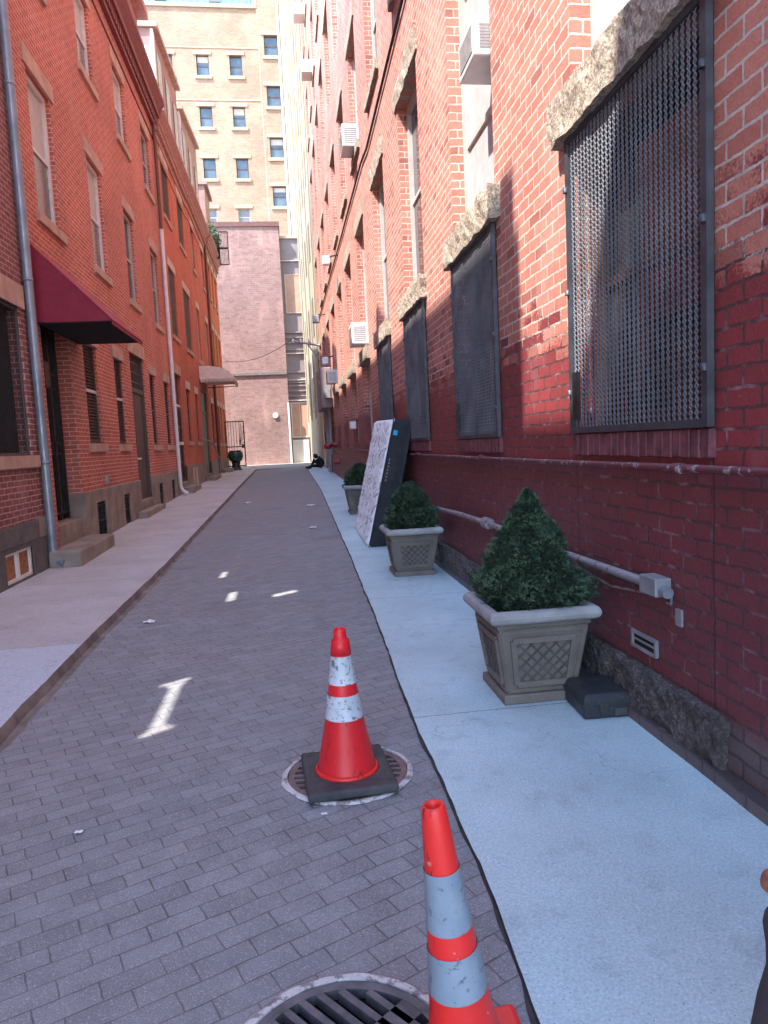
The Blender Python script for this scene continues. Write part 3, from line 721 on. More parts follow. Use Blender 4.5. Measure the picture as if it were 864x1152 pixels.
no = tag(n.build('notice_sign', 'sign', ori=(XL-.09, 10.88, .8)), 'small white notice hanging on the black iron entrance gate', 'sign')
p = MB()
for k, (wz, ww) in enumerate(((1.115, .15), (1.06, .09), (1.005, .16), (.965, .16), (.915, .10), (.865, .16))): p.box(XL-.0878, XL-.085, 10.88-ww/2, 10.88+ww/2, wz-.012, wz+.012)
p.build('lettering', 'ink', no)

# downpipe between the two near houses
def pipe_part(parent, name, path, r, mat, straps=()):
    m = MB().tube(path, r, 12)
    o = m.build(name, mat, parent)
    if straps:
        m = MB()
        for z in straps: m.lathe([(r, -.02), (r+.006, -.02), (r+.006, .02), (r, .02)], (path[1][0], path[1][1], z), 12)
        m.build('strap', mat, o)
    return o
pA = thing('downpipe', (XL+.07, 10.2, 0), 'grey metal downpipe at the left edge between awning and nearest house', 'downpipe', 'downpipes on the left row')
pipe_part(pA, 'pipe', [(XL+.075, 10.2, 12.2), (XL+.075, 10.2, 6), (XL+.075, 10.2, .35), (XL+.08, 10.19, .24), (XL+.14, 10.16, .16), (XL+.24, 10.12, .13)], .062, 'zinc', (6.35, 1.5, 3.9, 9.5))

# awning over the iron gate
aw = thing('awning', (XL, 11.2, 3.4), 'burgundy canvas awning sticking out over the iron entrance gate', 'awning')
y0, y1, xo, zb, zt = 10.55, 12.62, -2.30, 3.41, 4.47
for y in (y0, y1): MB().prism([(XL+.01, zb), (xo, zb), (XL+.01, zt)], 'y', y-.004, y+.004).build('side_panel', 'burgundy', aw)
m = MB(); m.prism([(XL+.01, zt), (xo+.01, zb), (xo+.018, zb+.004), (XL+.012, zt+.012)], 'y', y0-.006, y1+.006); m.box(xo-.004, xo+.006, y0-.006, y1+.006, zb-.05, zb); m.build('top_panel', 'burgundy_edge', aw)
m = MB(); m.tube([(XL+.03, y0+.02, zb), (xo-.02, y0+.02, zb), (xo-.02, y1-.02, zb), (XL+.03, y1-.02, zb)], .014, 6); m.tube([(XL+.02, y0+.03, zt-.03), (xo-.03, y0+.03, zb+.01)], .012, 6); m.tube([(XL+.02, y1-.03, zt-.03), (xo-.03, y1-.03, zb+.01)], .012, 6); m.build('awning_frame', 'iron', aw)
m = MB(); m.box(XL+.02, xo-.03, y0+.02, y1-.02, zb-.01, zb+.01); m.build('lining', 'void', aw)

# --- third and fourth houses
def row_house(name_lab, X, y0, y1, top, brickm, w1, w2_, w3_, doors, shut=(), zoff=.2):
    h = thing('brick_rowhouse', (X, (y0+y1)/2, 0), name_lab, 'rowhouse', 'brick rowhouses on the left side')
    o2 = [(a, b, 5.15+zoff*.3, 7.25+zoff*.3) for a, b in w2_]; o3 = [(a, b, 8.8+zoff*.2, 10.5+zoff*.2) for a, b in w3_]
    o1 = [(a, b, 1.9, 3.72) for a, b in w1]; od = [(a, b, .6, 4.0) for a, b in doors]
    m = MB(); facade(m, X, 1, y0, y1, 0, top, o1+o2+o3+od, depth=.14); shell(m, X, -11, y0, y1, 0, top); m.build('wall', brickm, h)
    for i, o in enumerate(o2+o3+o1):
        a, b, c, d = o
        if o in o2+o3 and a in shut:
            f = MB(); f.box(X-.12, X-.05, a, b, c, d)
            for k in range(int((d-c)/.09)): f.box(X-.05, X-.035, a+.06, (a+b)/2-.03, c+.05+k*.09, c+.09+k*.09); f.box(X-.05, X-.035, (a+b)/2+.03, b-.06, c+.05+k*.09, c+.09+k*.09)
            f = f.build('window', 'shutter', h)
        else: f = sash(h, X, 1, o, .12, 'frame_brown' if o in o1 else 'frame_beige', 'glass', .06)
        mm = MB(); mm.box(X-.02, X+.05, a-.1, b+.1, c-.13, c+.002); mm.build('sill', 'lintel', f)
        mm = MB(); mm.box(X-.02, X+.022, a-.13, b+.13, d-.002, d+.26); mm.build('lintel', 'lintel_pale', f)
    # base, leaving the doors out
    cuts = sorted(doors); ys = [y0]+[v for dd in cuts for v in dd]+[y1]
    m = MB()
    for a, b in zip(ys[::2], ys[1::2]):
        if b-a > .05: m.box(X-.05, X+.025, a, b, 0, 1.1)
    m.build('stone_base', 'brownstone', h)
    m = MB(); m.box(X-.05, X+.05, y0, y1, top-.45, top-.3); m.box(X-.05, X+.16, y0, y1, top-.05, top+.05); m.box(X-.05, X+.06, y0, y1, top-.3, top-.05)
    m.prism([(X-.05, top+.05), (X+.16, top+.05), (X+.34, top+.22), (X+.34, top+.3), (X-.05, top+.3)], 'y', y0+.05, y1)
    y = y0+.05
    while y < y1-.12: m.box(X+.06, X+.14, y, y+.1, top-.28, top-.06); y += .2
    m.build('cornice', 'cornice_pale', h)
    m = MB(); m.box(X-.02, X+.03, y0, y1, top-.86, top-.78); m.build('string_course', 'cornice_pale', h)
    m = MB(); m.box(-11, X-.06, y0+.01, y1-.01, top, top+.32); m.build('roof', 'roof', h)
    return h
C = row_house('orange red brick house with the black storm door and white downpipe', XL, 22.62, 28.95, 11.25, 'brick_far', [(25.5, 26.35), (27.95, 28.7)], [(23.4, 24.7), (26.6, 28.2)], [(23.4, 24.7), (26.6, 28.0)], [(22.95, 24.25)], shut=(23.4, 26.6))
D = row_house('orange brick house with the green door under the pale canopy', XL, 28.95, 35.2, 11.35, 'brick_far', [(33.6, 34.5)], [(30.3, 31.2), (33.6, 34.5)], [(30.2, 31.1), (33.6, 34.5)], [(29.8, 32.0)], zoff=.3)
E_ = row_house('farthest orange brick house of the left row beside the open iron gate', -3.26, 35.2, 40.6, 11.3, 'brick_end', [(36.0, 36.7), (37.4, 38.1), (39.2, 39.9)], [(36.0, 36.7), (37.6, 38.3), (39.2, 39.9)], [(36.0, 36.7), (37.6, 38.3), (39.2, 39.9)], [], zoff=.4)
# doors of these houses
Xd = XL-.12
m = MB(); m.box(Xd, Xd+.04, 22.95, 24.25, .6, 3.0); dC = m.build('door', 'iron', C)
m = MB()
for z in (.7, 1.25, 1.8, 2.35, 2.9): m.box(Xd+.05, Xd+.065, 23.05, 24.15, z-.02, z+.02)
for k in range(5): y = 23.05+1.1*k/4; m.box(Xd+.05, Xd+.065, y-.014, y+.014, .7, 2.9)
m.build('grille', 'iron', dC); m = MB(); m.box(Xd+.065, Xd+.12, 23.4, 24.0, 1.78, 1.88); m.build('letter_box', 'white', dC)
m = MB(); m.box(Xd, Xd+.06, 22.95, 24.25, 3.0, 3.07); m.build('door_rail', 'white', C); m = MB(); m.box(Xd, Xd+.02, 22.95, 24.25, 3.07, 4.0); m.build('transom', 'shutter', C)
m = MB(); m.box(XL-.02, XL+.022, 22.8, 24.4, 4.0, 4.3); m.build('door_lintel', 'lintel', C)
m = MB(); m.bbox(XL-.12, XL+.02, 22.94, 24.26, .2, .604, .015); m.bbox(XL+.03, XL+.36, 22.85, 24.9, .15, .46, .02); m.build('door_step', 'brownstone', C)
for a in (25.6, 26.4): MB().box(XL+.026, XL+.03, a, a+.45, .35, 1.0).build('base_panel', 'lintel_pale', C)
m = MB(); m.box(Xd, Xd+.04, 29.95, 31.85, .6, 3.1); m.box(Xd+.04, Xd+.05, 30.2, 31.6, .8, 1.6); m.box(Xd+.04, Xd+.05, 30.2, 31.6, 1.8, 2.95); dD = m.build('door', 'green', D)
m = MB(); m.box(Xd, Xd+.06, 29.8, 29.95, .6, 4.0); m.box(Xd, Xd+.06, 31.85, 32.0, .6, 4.0); m.box(Xd, Xd+.06, 29.95, 31.85, 3.1, 3.2); m.build('door_frame', 'green', D)
m = MB(); m.box(Xd, Xd+.03, 29.95, 31.85, 3.2, 4.0); m.build('transom', 'green_pale', D)
m = MB(); m.bbox(XL-.12, XL+.02, 29.79, 32.01, .3, .604, .015); m.bbox(XL+.03, XL+.40, 29.4, 31.9, .25, .50, .02); m.build('door_step', 'brownstone', D)
m = MB(); m.bbox(-3.23, -2.8, 36.5, 38.4, .3, .62, .03); m.build('door_step', 'brownstone', E_)
# upper set-back storeys
def upper(parent, X, y0, y1, z0, za, zb_, n):
    m = MB(); m.add([(X, y0, z0), (X, y1, z0), (X, y1, zb_), (X, y0, za), (X-1.8, y0, z0), (X-1.8, y1, z0), (X-1.8, y1, zb_), (X-1.8, y0, za)], [(0, 1, 2, 3), (4, 7, 6, 5), (0, 3, 7, 4), (1, 5, 6, 2), (3, 2, 6, 7)])
    o = m.build('dormer', 'siding', parent)
    m = MB(); t = .14
    m.add([(X+.16, y0-.1, za), (X+.16, y1+.05, zb_), (X+.16, y1+.05, zb_+t), (X+.16, y0-.1, za+t), (X-1.9, y0-.1, za), (X-1.9, y1+.05, zb_), (X-1.9, y1+.05, zb_+t), (X-1.9, y0-.1, za+t)], [(0, 1, 2, 3), (4, 7, 6, 5), (0, 3, 7, 4), (1, 5, 6, 2), (3, 2, 6, 7), (0, 4, 5, 1)])
    m.build('eave', 'lintel_pale', o)
    m = MB(); m.box(X-1.8, X+.03, y0-.05, y0-.003, z0, za-.55); m.box(X-.05, X+.03, y0-.04, y0+.25, z0, za-.05); m.build('cheek', 'white', o)
    for k in range(n):
        yy = y0+(y1-y0)*(k+.5)/n; MB().box(X+.004, X+.03, yy-.4, yy+.4, z0+.5, za-.45).build('dormer_window', 'glass_grey', o)
upper(C, XL-.02, 23.9, 28.9, 11.5, 14.5, 15.0, 3)
upper(D, XL-.02, 29.3, 35.0, 11.6, 14.5, 15.3, 3)
m = MB(); m.box(-4.4, -3.3, 37.5, 39.9, 11.5, 14.6); m.box(-4.5, -3.15, 37.4, 40, 14.6, 14.75); m.build('dormer', 'siding', E_)

# downpipes farther along
def down(x, y, zt, zm, lab, upm, lowm, group='downpipes on the left row'):
    r_ = thing('downpipe', (x, y, zwl(y)), lab, 'downpipe', group)
    pipe_part(r_, 'upper_pipe', [(x, y, zt), (x, y, (zt+zm)/2), (x, y, zm)], .05, upm)
    z0 = zwl(y)
    pipe_part(r_, 'lower_pipe', [(x, y, zm+.1), (x, y, 3), (x, y, z0+.3), (x+.05, y-.01, z0+.16), (x+.2, y-.03, z0+.06)], .055, lowm)
    return r_
down(XL+.08, 22.1, 11.1, 7.9, 'downpipe left of the black storm door, brown above and white below', 'pipe_brown', 'pipe_white')
down(XL+.08, 35.1, 11.2, 6, 'brown downpipe beside the house at the far left corner', 'pipe_brown', 'pipe_brown')
# canopy over the green door
cn = thing('door_canopy', (XL, 31, 4.3), 'pale buff canopy with scalloped edge over the green door', 'canopy')
m = MB(); pr = [(XL+.01, 4.42)]+[(XL+.01+1.33*math.sin(t)**.9, 4.42+.52*math.cos(t)) for t in [R(90-6*i) for i in range(16)]]
m.prism(pr, 'y', 29.7, 32.6); m.build('cover', 'canopy', cn)
m = MB(); m.box(XL+1.28, XL+1.33, 29.7, 32.6, 4.30, 4.42)
for k in range(12):
    x = XL+.03+1.28*k/12; m.prism([(x, 4.42), (x+.107, 4.42), (x+.09, 4.28), (x+.02, 4.28)], 'y', 29.69, 29.72)
m.build('valance', 'lintel_pale', cn)
m = MB(); m.tube([(XL+.02, 29.75, 4.3), (XL+1.3, 29.75, 4.33), (XL+1.3, 32.55, 4.33), (XL+.02, 32.55, 4.3)], .02, 6); m.build('canopy_frame', 'iron', cn)
# handrail at the green door
hr = MB(); hr.tube([(XL+.03, 28.6, 2.05), (XL+.35, 29.6, 1.9), (XL+.42, 30.6, 1.45), (XL+.42, 31.4, 1.2)], .03, 8); hr.tube([(XL+.35, 29.6, 1.9), (XL+.35, 29.7, 2.1)], .025, 6); hr.tube([(XL+.42, 31.4, 1.2), (XL+.42, 31.4, .5)], .025, 6)
tag(hr.build('handrail', 'boxgrey', ori=(XL+.42, 31.4, .5)), 'grey bent pipe handrail in front of the green door', 'handrail')
# open iron gate at the far corner
gt = thing('iron_gate', (-3.25, 40.2, .5), 'tall black iron gate standing open across the far left pavement', 'gate')
m = MB(); xa, xb, za, zb_ = -3.25, -2.28, .62, 3.05; yg = 39.6
for x in (xa, xb): m.box(x-.03, x+.03, yg-.03, yg+.03, za, zb_)
for z in (za+.05, 1.7, zb_): m.box(xa, xb, yg-.025, yg+.025, z-.03, z+.03)
m.build('gate_frame', 'iron', gt)
m = MB()
for k in range(1, 5): x = xa+(xb-xa)*.72*k/5; m.tube([(x, yg, za), (x, yg, zb_)], .014, 6)
for k in range(6):
    t = R(8+15*k); m.tube([(xa+.72*(xb-xa), yg, 1.75), (min(xb-.03, xa+.72*(xb-xa)+1.3*math.cos(t)*.25), yg, min(zb_-.02, 1.75+1.3*math.sin(t)))], .014, 6)
m.build('bar', 'iron', gt)
m = MB(); m.box(xb-.16, xb-.02, yg-.05, yg+.05, 1.62, 1.82); m.build('lock_box', 'iron', gt)
rk = thing('roof_frame', (-2.85, 38.9, 11.7), 'black metal frame with two barred panels jutting from the far left roof edge', 'metal frame')
m = MB()
for (xa_, xb_, z0_, z1_) in ((-2.86, -2.42, 11.95, 12.75), (-2.86, -2.42, 11.1, 11.9)):
    for x in (xa_, xb_): m.box(x-.025, x+.025, 38.87, 38.92, z0_, z1_)
    for z in (z0_, z1_): m.box(xa_, xb_, 38.87, 38.92, z-.025, z+.025)
m.build('frame', 'iron', rk)
m = MB()
for k in range(1, 6): x = -2.86+.44*k/6; m.tube([(x, 38.9, 11.1), (x, 38.9, 12.75)], .010, 5)
m.build('bars', 'iron', rk)
m = MB(); m.box(-3.0, -2.84, 38.86, 38.93, 11.4, 12.6); m.build('bracket', 'iron', rk)
rp = thing('potted_plant', (-3.0, 37.6, 11.62), 'leafy green plant in a trough on the far left roof edge', 'plant')
m = MB().box(-3.15, -2.95, 36.9, 38.4, 11.62, 11.85); m.build('trough', 'roof', rp)
rq = random.Random(9); m = MB()
for k in range(900):
    p = Vector((-3.05+rq.gauss(0, .13), rq.uniform(36.8, 38.5), 11.85+abs(rq.gauss(0, .33))))
    a = Vector((rq.uniform(-1, 1), rq.uniform(-1, 1), rq.uniform(-.5, 1))).normalized()*.09; b = Vector((rq.uniform(-1, 1), rq.uniform(-1, 1), rq.uniform(-1, 1))).normalized()*.035
    m.add([p-a, p+b, p+a, p-b], [(0, 1, 2, 3)])
m.build('foliage', 'leaf2', rp, fixn=False)
# round green pot on a dark stand
gp = thing('garden_pot', (-2.72, 38.4, .49), 'round dark green glazed pot on a dark stand below the open iron gate', 'pot')
m = MB().lathe([(0, .45), (.2, .45), (.33, .55), (.40, .75), (.38, .95), (.30, 1.02), (.32, 1.06), (.0, 1.02)], (-2.72, 38.4, .45), 24); m.build('bowl', 'green_pot', gp)
m = MB().lathe([(.34, 0.02), (.30, .06), (.2, .25), (.24, .46), (0, .46)], (-2.72, 38.4, .45), 20); m.build('stand', 'iron', gp)

# ------------------------------------------------------------------ right: long brick building
RB = thing('brick_apartment_building', (XR, 16, 0), 'tall sunlit brick building along the right side with mesh covered ground floor windows', 'building')
RY0, RY1, RZ = -3.0, 35.0, 23.5
cols = []
k = 0; yf = 4.27-6.06
while yf < 34.9: cols.append((yf-1.44, yf)); yf += 3.03
cols = [c for c in cols if c[1] < 34.9]
LV = [(1.55, 3.29), (3.56, 6.14), (7.62, 9.92), (11.40, 13.70), (15.2, 17.4), (19.0, 21.1)]
opsR = [(a, b, z0, z1) for a, b in cols for z0, z1 in LV]
DR = .19
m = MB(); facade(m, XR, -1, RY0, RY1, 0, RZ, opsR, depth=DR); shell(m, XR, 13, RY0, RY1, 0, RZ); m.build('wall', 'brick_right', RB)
panel_cols = {0: 'blind', 1: 'panel_grey'}
vis = [i for i, c in enumerate(cols)]
for i, (a, b) in enumerate(cols):
    kcol = i-2          # 0 = nearest window in the picture
    for j, (z0, z1) in enumerate(LV):
        if kcol < 0 and j > 1: continue
        o = (a, b, z0, z1)
        if j == 0:
            f = sash(RB, XR, -1, o, DR, 'frame_beige' if kcol > 3 else 'frame_brown', 'glass', .1)
            mm = MB(); nb_ = int((b-a)/.074)
            for q in range(nb_ if kcol < 5 else 1):
                w_ = (b-a+.02)/(nb_ if kcol < 5 else 1); ya_ = a-.01+q*w_; jt = .006*noise.noise(Vector((ya_*31, i, 0)))
                if kcol < 5: mm.bbox(XR-.032+jt, XR+.1, ya_+.004, ya_+w_-.004, z0-.135+jt, z0-.004, .006, seg=1)
                else: mm.box(XR-.03, XR+.1, ya_, ya_+w_, z0-.13, z0-.003)
            mm.build('sill', 'sill_paint', f)
        else:
            bl = 'panel_grey' if (kcol, j) == (0, 1) else ('blind' if (kcol*7+j*3) % 5 == 0 else None)
            f = sash(RB, XR, -1, o, DR, 'frame_beige', 'panel_grey' if j == 1 and kcol in (0, 1) else 'glass', .1, blind=bl, split=.33 if (kcol, j) == (1, 1) else .5)
            if j == 2 or j > 3:
                mm = MB(); mm.rough_box(XR-.06, XR+.1, a-.06, b+.06, z0-.16, z0-.002, .12, .010, 0, i+j); mm.build('sill', 'rough', f)
        if j in (0, 1, 2, 3):                                  # rough stone lintel, doubling as the sill of the window above
            near = kcol < 4
            mm = MB(); pr_ = .085 if j == 0 else .03
            lo, hi = (z1-.0, LV[1][0]-.004) if j == 0 else (z1, z1+.30)
            mm.rough_box(XR-pr_, XR+.17, a-.13, b+.15, lo, hi, .045 if near and j == 0 else (.09 if near else .3), .021 if near else .010, 0, i*1.3+j)
            mm.build('lintel', 'rough', f)
# mesh screens on the ground-floor windows
for kcol in range(4):
    a, b = cols[kcol+2]
    z0, z1 = LV[0]
    fr = MB()
    xs0, xs1 = XR-.045, XR-.012
    for a_, b_, c_, d_ in ((a-.015, b+.015, z0, z0+.035), (a-.015, b+.015, z1-.035, z1-.002), (a-.015, a+.028, z0+.035, z1-.035), (b-.020, b+.015, z0+.035, z1-.035)): fr.box(xs0, xs1, a_, b_, c_, d_)
    for yy in (a+.0, b-.0):
        for zz in (1.8, 2.4, 3.0): fr.lathe([(.016, -.016), (.016, .016), (0, .016)], (xs0-.004, yy, zz), 8)
    fo = fr.build('security_screen', 'frame_dark', RB)
    sc = diamond_mesh(XR-.03, a+.028, b-.020, z0+.035, z1-.035, .046, .058, .0072, thick=.003)
    sc.build('mesh', 'iron_grey', fo, fixn=False)
    lk = MB().box(XR-.07, XR-.048, b-.16, b-.09, z0+.08, z0+.36); lk.build('latch', 'iron', fo)
# belt cable and base ledge
m = MB(); m.rough_box(XR-.045, XR+.05, 2.74, 8.5, .07, .31, .022, .026, 0, 3, 11); m.build('broken_ledge', 'ledge', RB)
m = MB(); m.rough_box(XR-.06, XR+.03, RY0, RY1, -.05, .085, .2, .007, 0, 5); m.build('footing', 'brick_right', RB)
m = MB(); m.box(1.72, 13.2, RY0, RY1, RZ, RZ+.5); m.build('parapet', 'cornice_pale', RB)
cb = MB(); pts = [(XR-.03, 2.0, 7.25), (XR-.03, 6, 7.15), (XR-.03, 9.42, 7.06), (XR-.03, 13.6, 6.92), (XR-.03, 14.6, 7.03), (XR-.03, 20, 7.08), (XR-.03, 27, 7.2), (XR-.03, 34, 7.25)]
cb.tube(pts, .022, 6); tag(cb.build('wall_cable', 'cable', ori=(XR, 9, 7)), 'black cable running along the upper sunlit brick wall', 'cable')
# conduits
c1 = MB().tube([(XR-.04, -2, 1.37), (XR-.04, 3.0, 1.372), (XR-.04, 5.1, 1.365), (XR-.04, 8, 1.362), (XR-.04, 11.4, 1.36), (XR-.04, 18, 1.40)], .018, 10)
for y in (3.05, 6.4, 9.6, 12.4): c1.lathe([(.026, -.03), (.034, -.03), (.034, .03), (.026, .03)], (0, 0, 0), 10) if False else c1.tube([(XR-.04, y-.035, 1.37), (XR-.04, y+.035, 1.37)], .025, 10)
tag(c1.build('conduit_pipe', 'conduit', ori=(XR, 5, 1.37)), 'long chipped reddish pipe along the wall just below the mesh windows', 'pipe', 'pipes along the right wall')
c2 = MB().tube([(XR-.05, 3.36, .79), (XR-.05, 4.5, .775), (XR-.05, 6.1, .785), (XR-.05, 7.3, .77), (XR-.05, 8.4, .73), (XR-.05, 9.0, .70), (XR-.05, 9.4, .50), (XR-.05, 9.4, .12)], .024, 10)
c2.tube([(XR-.05, 6.15, .785), (XR-.05, 6.32, .785)], .05, 12)
c2.tube([(XR-.02, 3.35, .73), (XR-.02, 3.8, .68), (XR-.02, 4.3, .71), (XR-.02, 4.6, .76)], .008, 6)
tag(c2.build('conduit_pipe', 'conduit_grey', ori=(XR, 6, .78)), 'short rust spotted pipe ending at the grey junction box low on the wall', 'pipe', 'pipes along the right wall')
jb = thing('junction_box', (XR, 3.26, .78), 'grey metal junction box low on the painted brick wall', 'junction box')
m = MB().bbox(XR-.085, XR, 3.19, 3.35, .745, .835, .006); m.build('box', 'boxgrey', jb)
m = MB(); m.tube([(XR-.045, 3.19, .775), (XR-.045, 3.14, .775)], .028, 12); m.build('knockout', 'zinc', jb)
m = MB(); m.tube([(XR-.03, 3.14, .76), (XR-.03, 3.14, .72), (XR-.02, 3.20, .715)], .006, 6); m.build('wire', 'zinc', jb)
m = MB(); m.box(XR-.012, XR+.0, 3.09, 3.14, .62, .70); m.build('bracket', 'boxgrey', jb)
vt = thing('wall_vent', (XR, 3.44, .44), 'small pale framed vent slot low on the wall above the black case', 'vent')
m = MB()
for a_, b_, c_, d_ in ((3.32, 3.58, .40, .415), (3.32, 3.58, .475, .49), (3.32, 3.335, .415, .475), (3.565, 3.58, .415, .475)): m.box(XR-.018, XR+.0, a_, b_, c_, d_)
m.build('vent_frame', 'boxgrey', vt)
m = MB(); m.box(XR-.006, XR-.001, 3.335, 3.565, .415, .475); m.build('slot', 'void', vt)
m = MB(); m.box(XR-.010, XR-.002, 3.335, 3.565, .44, .452); m.build('slat', 'boxgrey', vt)
# window air conditioners
def air_con(y0, y1, z, lab, out=.34, hgt=.44, x=XR):
    r_ = thing('air_conditioner', (x, (y0+y1)/2, z), lab, 'air conditioner', 'air conditioners in the right wall windows')
    m = MB().bbox(x-out, x+.18, y0, y1, z, z+hgt, .012); m.build('casing', 'ac', r_)
    m = MB()
    for k in range(9): zz = z+.05+k*(hgt-.1)/9; m.box(x-out-.006, x-out, y0+.05, y1-.05, zz, zz+.018)
    for k in range(8): zz = z+.06+k*(hgt-.12)/8; m.box(x-out+.05, x-.0, y0-.004, y0, zz, zz+.016)
    m.build('grille', 'ac_dark', r_)
    return r_
air_con(5.875, 6.36, 4.59, 'white air conditioner in the second window along the right wall, above its grey board', out=.13, hgt=.31)
air_con(9.55, 10.2, 7.64, 'white air conditioner in the upper window above the black cable', out=.34)
air_con(15.3, 15.95, 7.64, 'white air conditioner high up between the cable and farther windows', out=.3)
air_con(15.4, 16.05, 3.66, 'white air conditioner at the second floor above the leaning mattress', out=.3)
air_con(24.8, 25.5, 3.66, 'small white air conditioner above the grey electrical cabinet', out=.3)
air_con(31.0, 31.7, 19.02, 'white air conditioner highest on the right wall near the cream building', out=.5)
air_con(27.8, 28.5, 15.22, 'white air conditioner near the top far end of the right wall', out=.45)
# lamps and cameras
def flood(y, z, out, lab, s=1., grp='lamps and cameras on the right wall', nm='flood_light', mat='white', cat='lamp'):
    r_ = thing(nm, (XR, y, z), lab, cat, grp)
    m = MB().tube([(XR, y, z+.1), (XR-out*.5, y, z+.08), (XR-out, y, z)], .025, 6); m.build('arm', 'iron', r_)
    m = MB().bbox(XR-out-.16*s, XR-out+.1*s, y-.16*s, y+.16*s, z-.22*s, z+.06, .02); m.build('head', mat, r_)
flood(21.5, 6.95, .33, 'white flood light on a short arm high on the far right wall', .8)
flood(29.0, 6.6, .35, 'grey security camera near the far end of the right wall', 1., nm='security_camera', mat='boxgrey', cat='camera')
flood(18.0, 2.05, .12, 'small white lamp low on the wall past the leaning mattress', .6)
flood(25.5, 4.55, .28, 'white lamp above the grey electrical cabinet on the right', .8)
ec = thing('electrical_cabinet', (XR, 29, 3.0), 'grey electrical cabinet with pipes high on the far right wall', 'cabinet')
m = MB().bbox(XR-.42, XR, 27.2, 30.6, 2.95, 4.45, .03); m.build('cabinet', 'greyrender', ec)
m = MB(); m.box(XR-.435, XR-.42, 27.5, 28.8, 3.9, 4.0); m.box(XR-.435, XR-.42, 29.2, 30.3, 3.4, 3.48); m.box(XR-.3, XR-.1, 26.9, 27.2, 3.3, 3.7); m.build('cover_plate', 'boxgrey', ec)
m = MB()
for yy, zz in ((27.6, 1.2), (28.6, .45), (29.8, .45)): m.tube([(XR-.12, yy, 2.98), (XR-.12, yy, zz)], .05, 8)
m.build('riser_pipe', 'boxgrey', ec)
ut = thing('cable_bracket', (XR, 33.5, 6.0), 'bracket arm carrying cables on the far right corner', 'bracket')
m = MB().tube([(XR, 33.5, 6.1), (XR-1.3, 33.5, 6.35)], .05, 8); m.tube([(XR, 33.5, 5.3), (XR-.6, 33.5, 6.2)], .035, 6); m.build('arm', 'boxgrey', ut)
m = MB()
for x in (.5, .9, 1.25): m.lathe([(0, 0), (.07, 0), (.05, .1), (.07, .16), (0, .2)], (XR-x, 33.5, 6.25), 8)
m.build('insulator', 'white', ut)
sp = thing('fire_standpipe', (XR, 26, 1.5), 'red fire department standpipe inlets on the far right wall', 'standpipe')
m = MB().tube([(XR, 26, 1.55), (XR-.22, 26, 1.55)], .09, 10); m.build('body', 'red_cap', sp)
for dy in (-.35, .35):
    m = MB().tube([(XR-.18, 26, 1.55), (XR-.32, 26+dy, 1.52)], .07, 10); m.lathe([(0, -.1), (.11, -.1), (.11, .06), (0, .08)], (XR-.36, 26+dy*1.1, 1.52), 12); m.build('inlet', 'red_cap', sp)
m = MB().tube([(XR, 25.4, .95), (XR-.2, 25.4, .95)], .1, 10); m.build('drain', 'red_cap', sp)
# cable sagging across the far end
wc = MB(); P0, P1 = Vector((-3.1, 40.6, 6.4)), Vector((XR-1.2, 33.5, 6.5)); wc.tube([P0.lerp(P1, t)+Vector((0, 0, -1.6*t*(1-t))) for t in [i/14 for i in range(15)]], .013, 5)
tag(wc.build('overhead_cable', 'cable', ori=(0, 37, 6.2)), 'thin black cable sagging across the far end of the alley', 'cable')

# ------------------------------------------------------------------ far end buildings
k_ = 45.5/42.5
PK = thing('pink_brick_annex', (-1.5, 45.5, .5), 'windowless pink brick block closing the far end of the alley', 'building')
PX0, PX1, PZ = -9.0, .245, 1.55+12.5*k_
m = MB().box(PX0, PX1, 45.5, 52, 0, PZ); m.build('wall', 'brick_pink', PK)
m = MB().box(PX0-.05, PX1+.06, 45.42, 52.05, PZ, PZ+.28); m.build('coping', 'pipe_brown', PK)
m = MB().box(PX0, PX1, 45.40, 45.5, 6.05, 6.2); m.build('belt_pipe', 'roof', PK)
m = MB().tube([(PX1-.02, 45.42, 4.3), (PX1-.02, 45.42, .5)], .06, 8); m.build('corner_pipe', 'white', PK)
m = MB().lathe([(0, 0), (.3, 0), (.3, .001)], (0, 0, 0), 16); 
m = MB().tube([(-.62, 45.5, 3.55), (-.62, 45.4, 3.55)], .17, 16); m.build('round_vent', 'white', PK)
GX0, GX1, GY = .245, 1.48, 46.1
GB = thing('grey_panel_bay', (.9, GY, .5), 'narrow mauve grey panelled bay with boarded windows beside the pink block', 'building')
GZ = 13.42*k_
def gyz(z): return 1.55+(z-1.55)*GY/43.3
gops = [(.50, 1.34, gyz(9.4), gyz(11.5)), (.42, 1.38, gyz(2.15), gyz(4.1))]
m = MB(); m.box(GX0, GX1, GY, 50, 0, GZ); m.build('wall', 'greyrender', GB)
m = MB().box(GX0-.02, GX1+.05, GY-.12, 50, GZ, GZ+.15); m.build('coping', 'lintel_pale', GB)
for i, (a, b, c, d) in enumerate(gops):
    m = MB().box(a, b, GY-.05, GY-.002, c, d); f = m.build('boarded_window', 'board', GB)
    m = MB(); t = .07
    m.box(a-t, a, GY-.07, GY-.002, c-t, d+t); m.box(b, b+t, GY-.07, GY-.002, c-t, d+t); m.box(a, b, GY-.07, GY-.002, c-t, c); m.box(a, b, GY-.07, GY-.002, d, d+t); m.box((a+b)/2-.015, (a+b)/2+.015, GY-.062, GY-.05, c, d)
    m.build('frame', 'frame_white' if i else 'lintel_pale', f)
m = MB()
for z in (gyz(7.6), gyz(7.9), gyz(8.2), gyz(4.5), gyz(4.8), gyz(5.1), gyz(5.3), gyz(5.9), gyz(7.2)): m.box(GX0+.01, GX1, GY-.12, GY-.002, z, z+.09)
m.build('louvre_band', 'greyrender', GB)
m = MB()
for z, h_ in ((gyz(5.45), .04), (gyz(4.25), .06), (gyz(7.0), .04), (gyz(12.3), .03)): m.box(GX0, GX1+.02, GY-.16, GY-.001, z, z+h_)
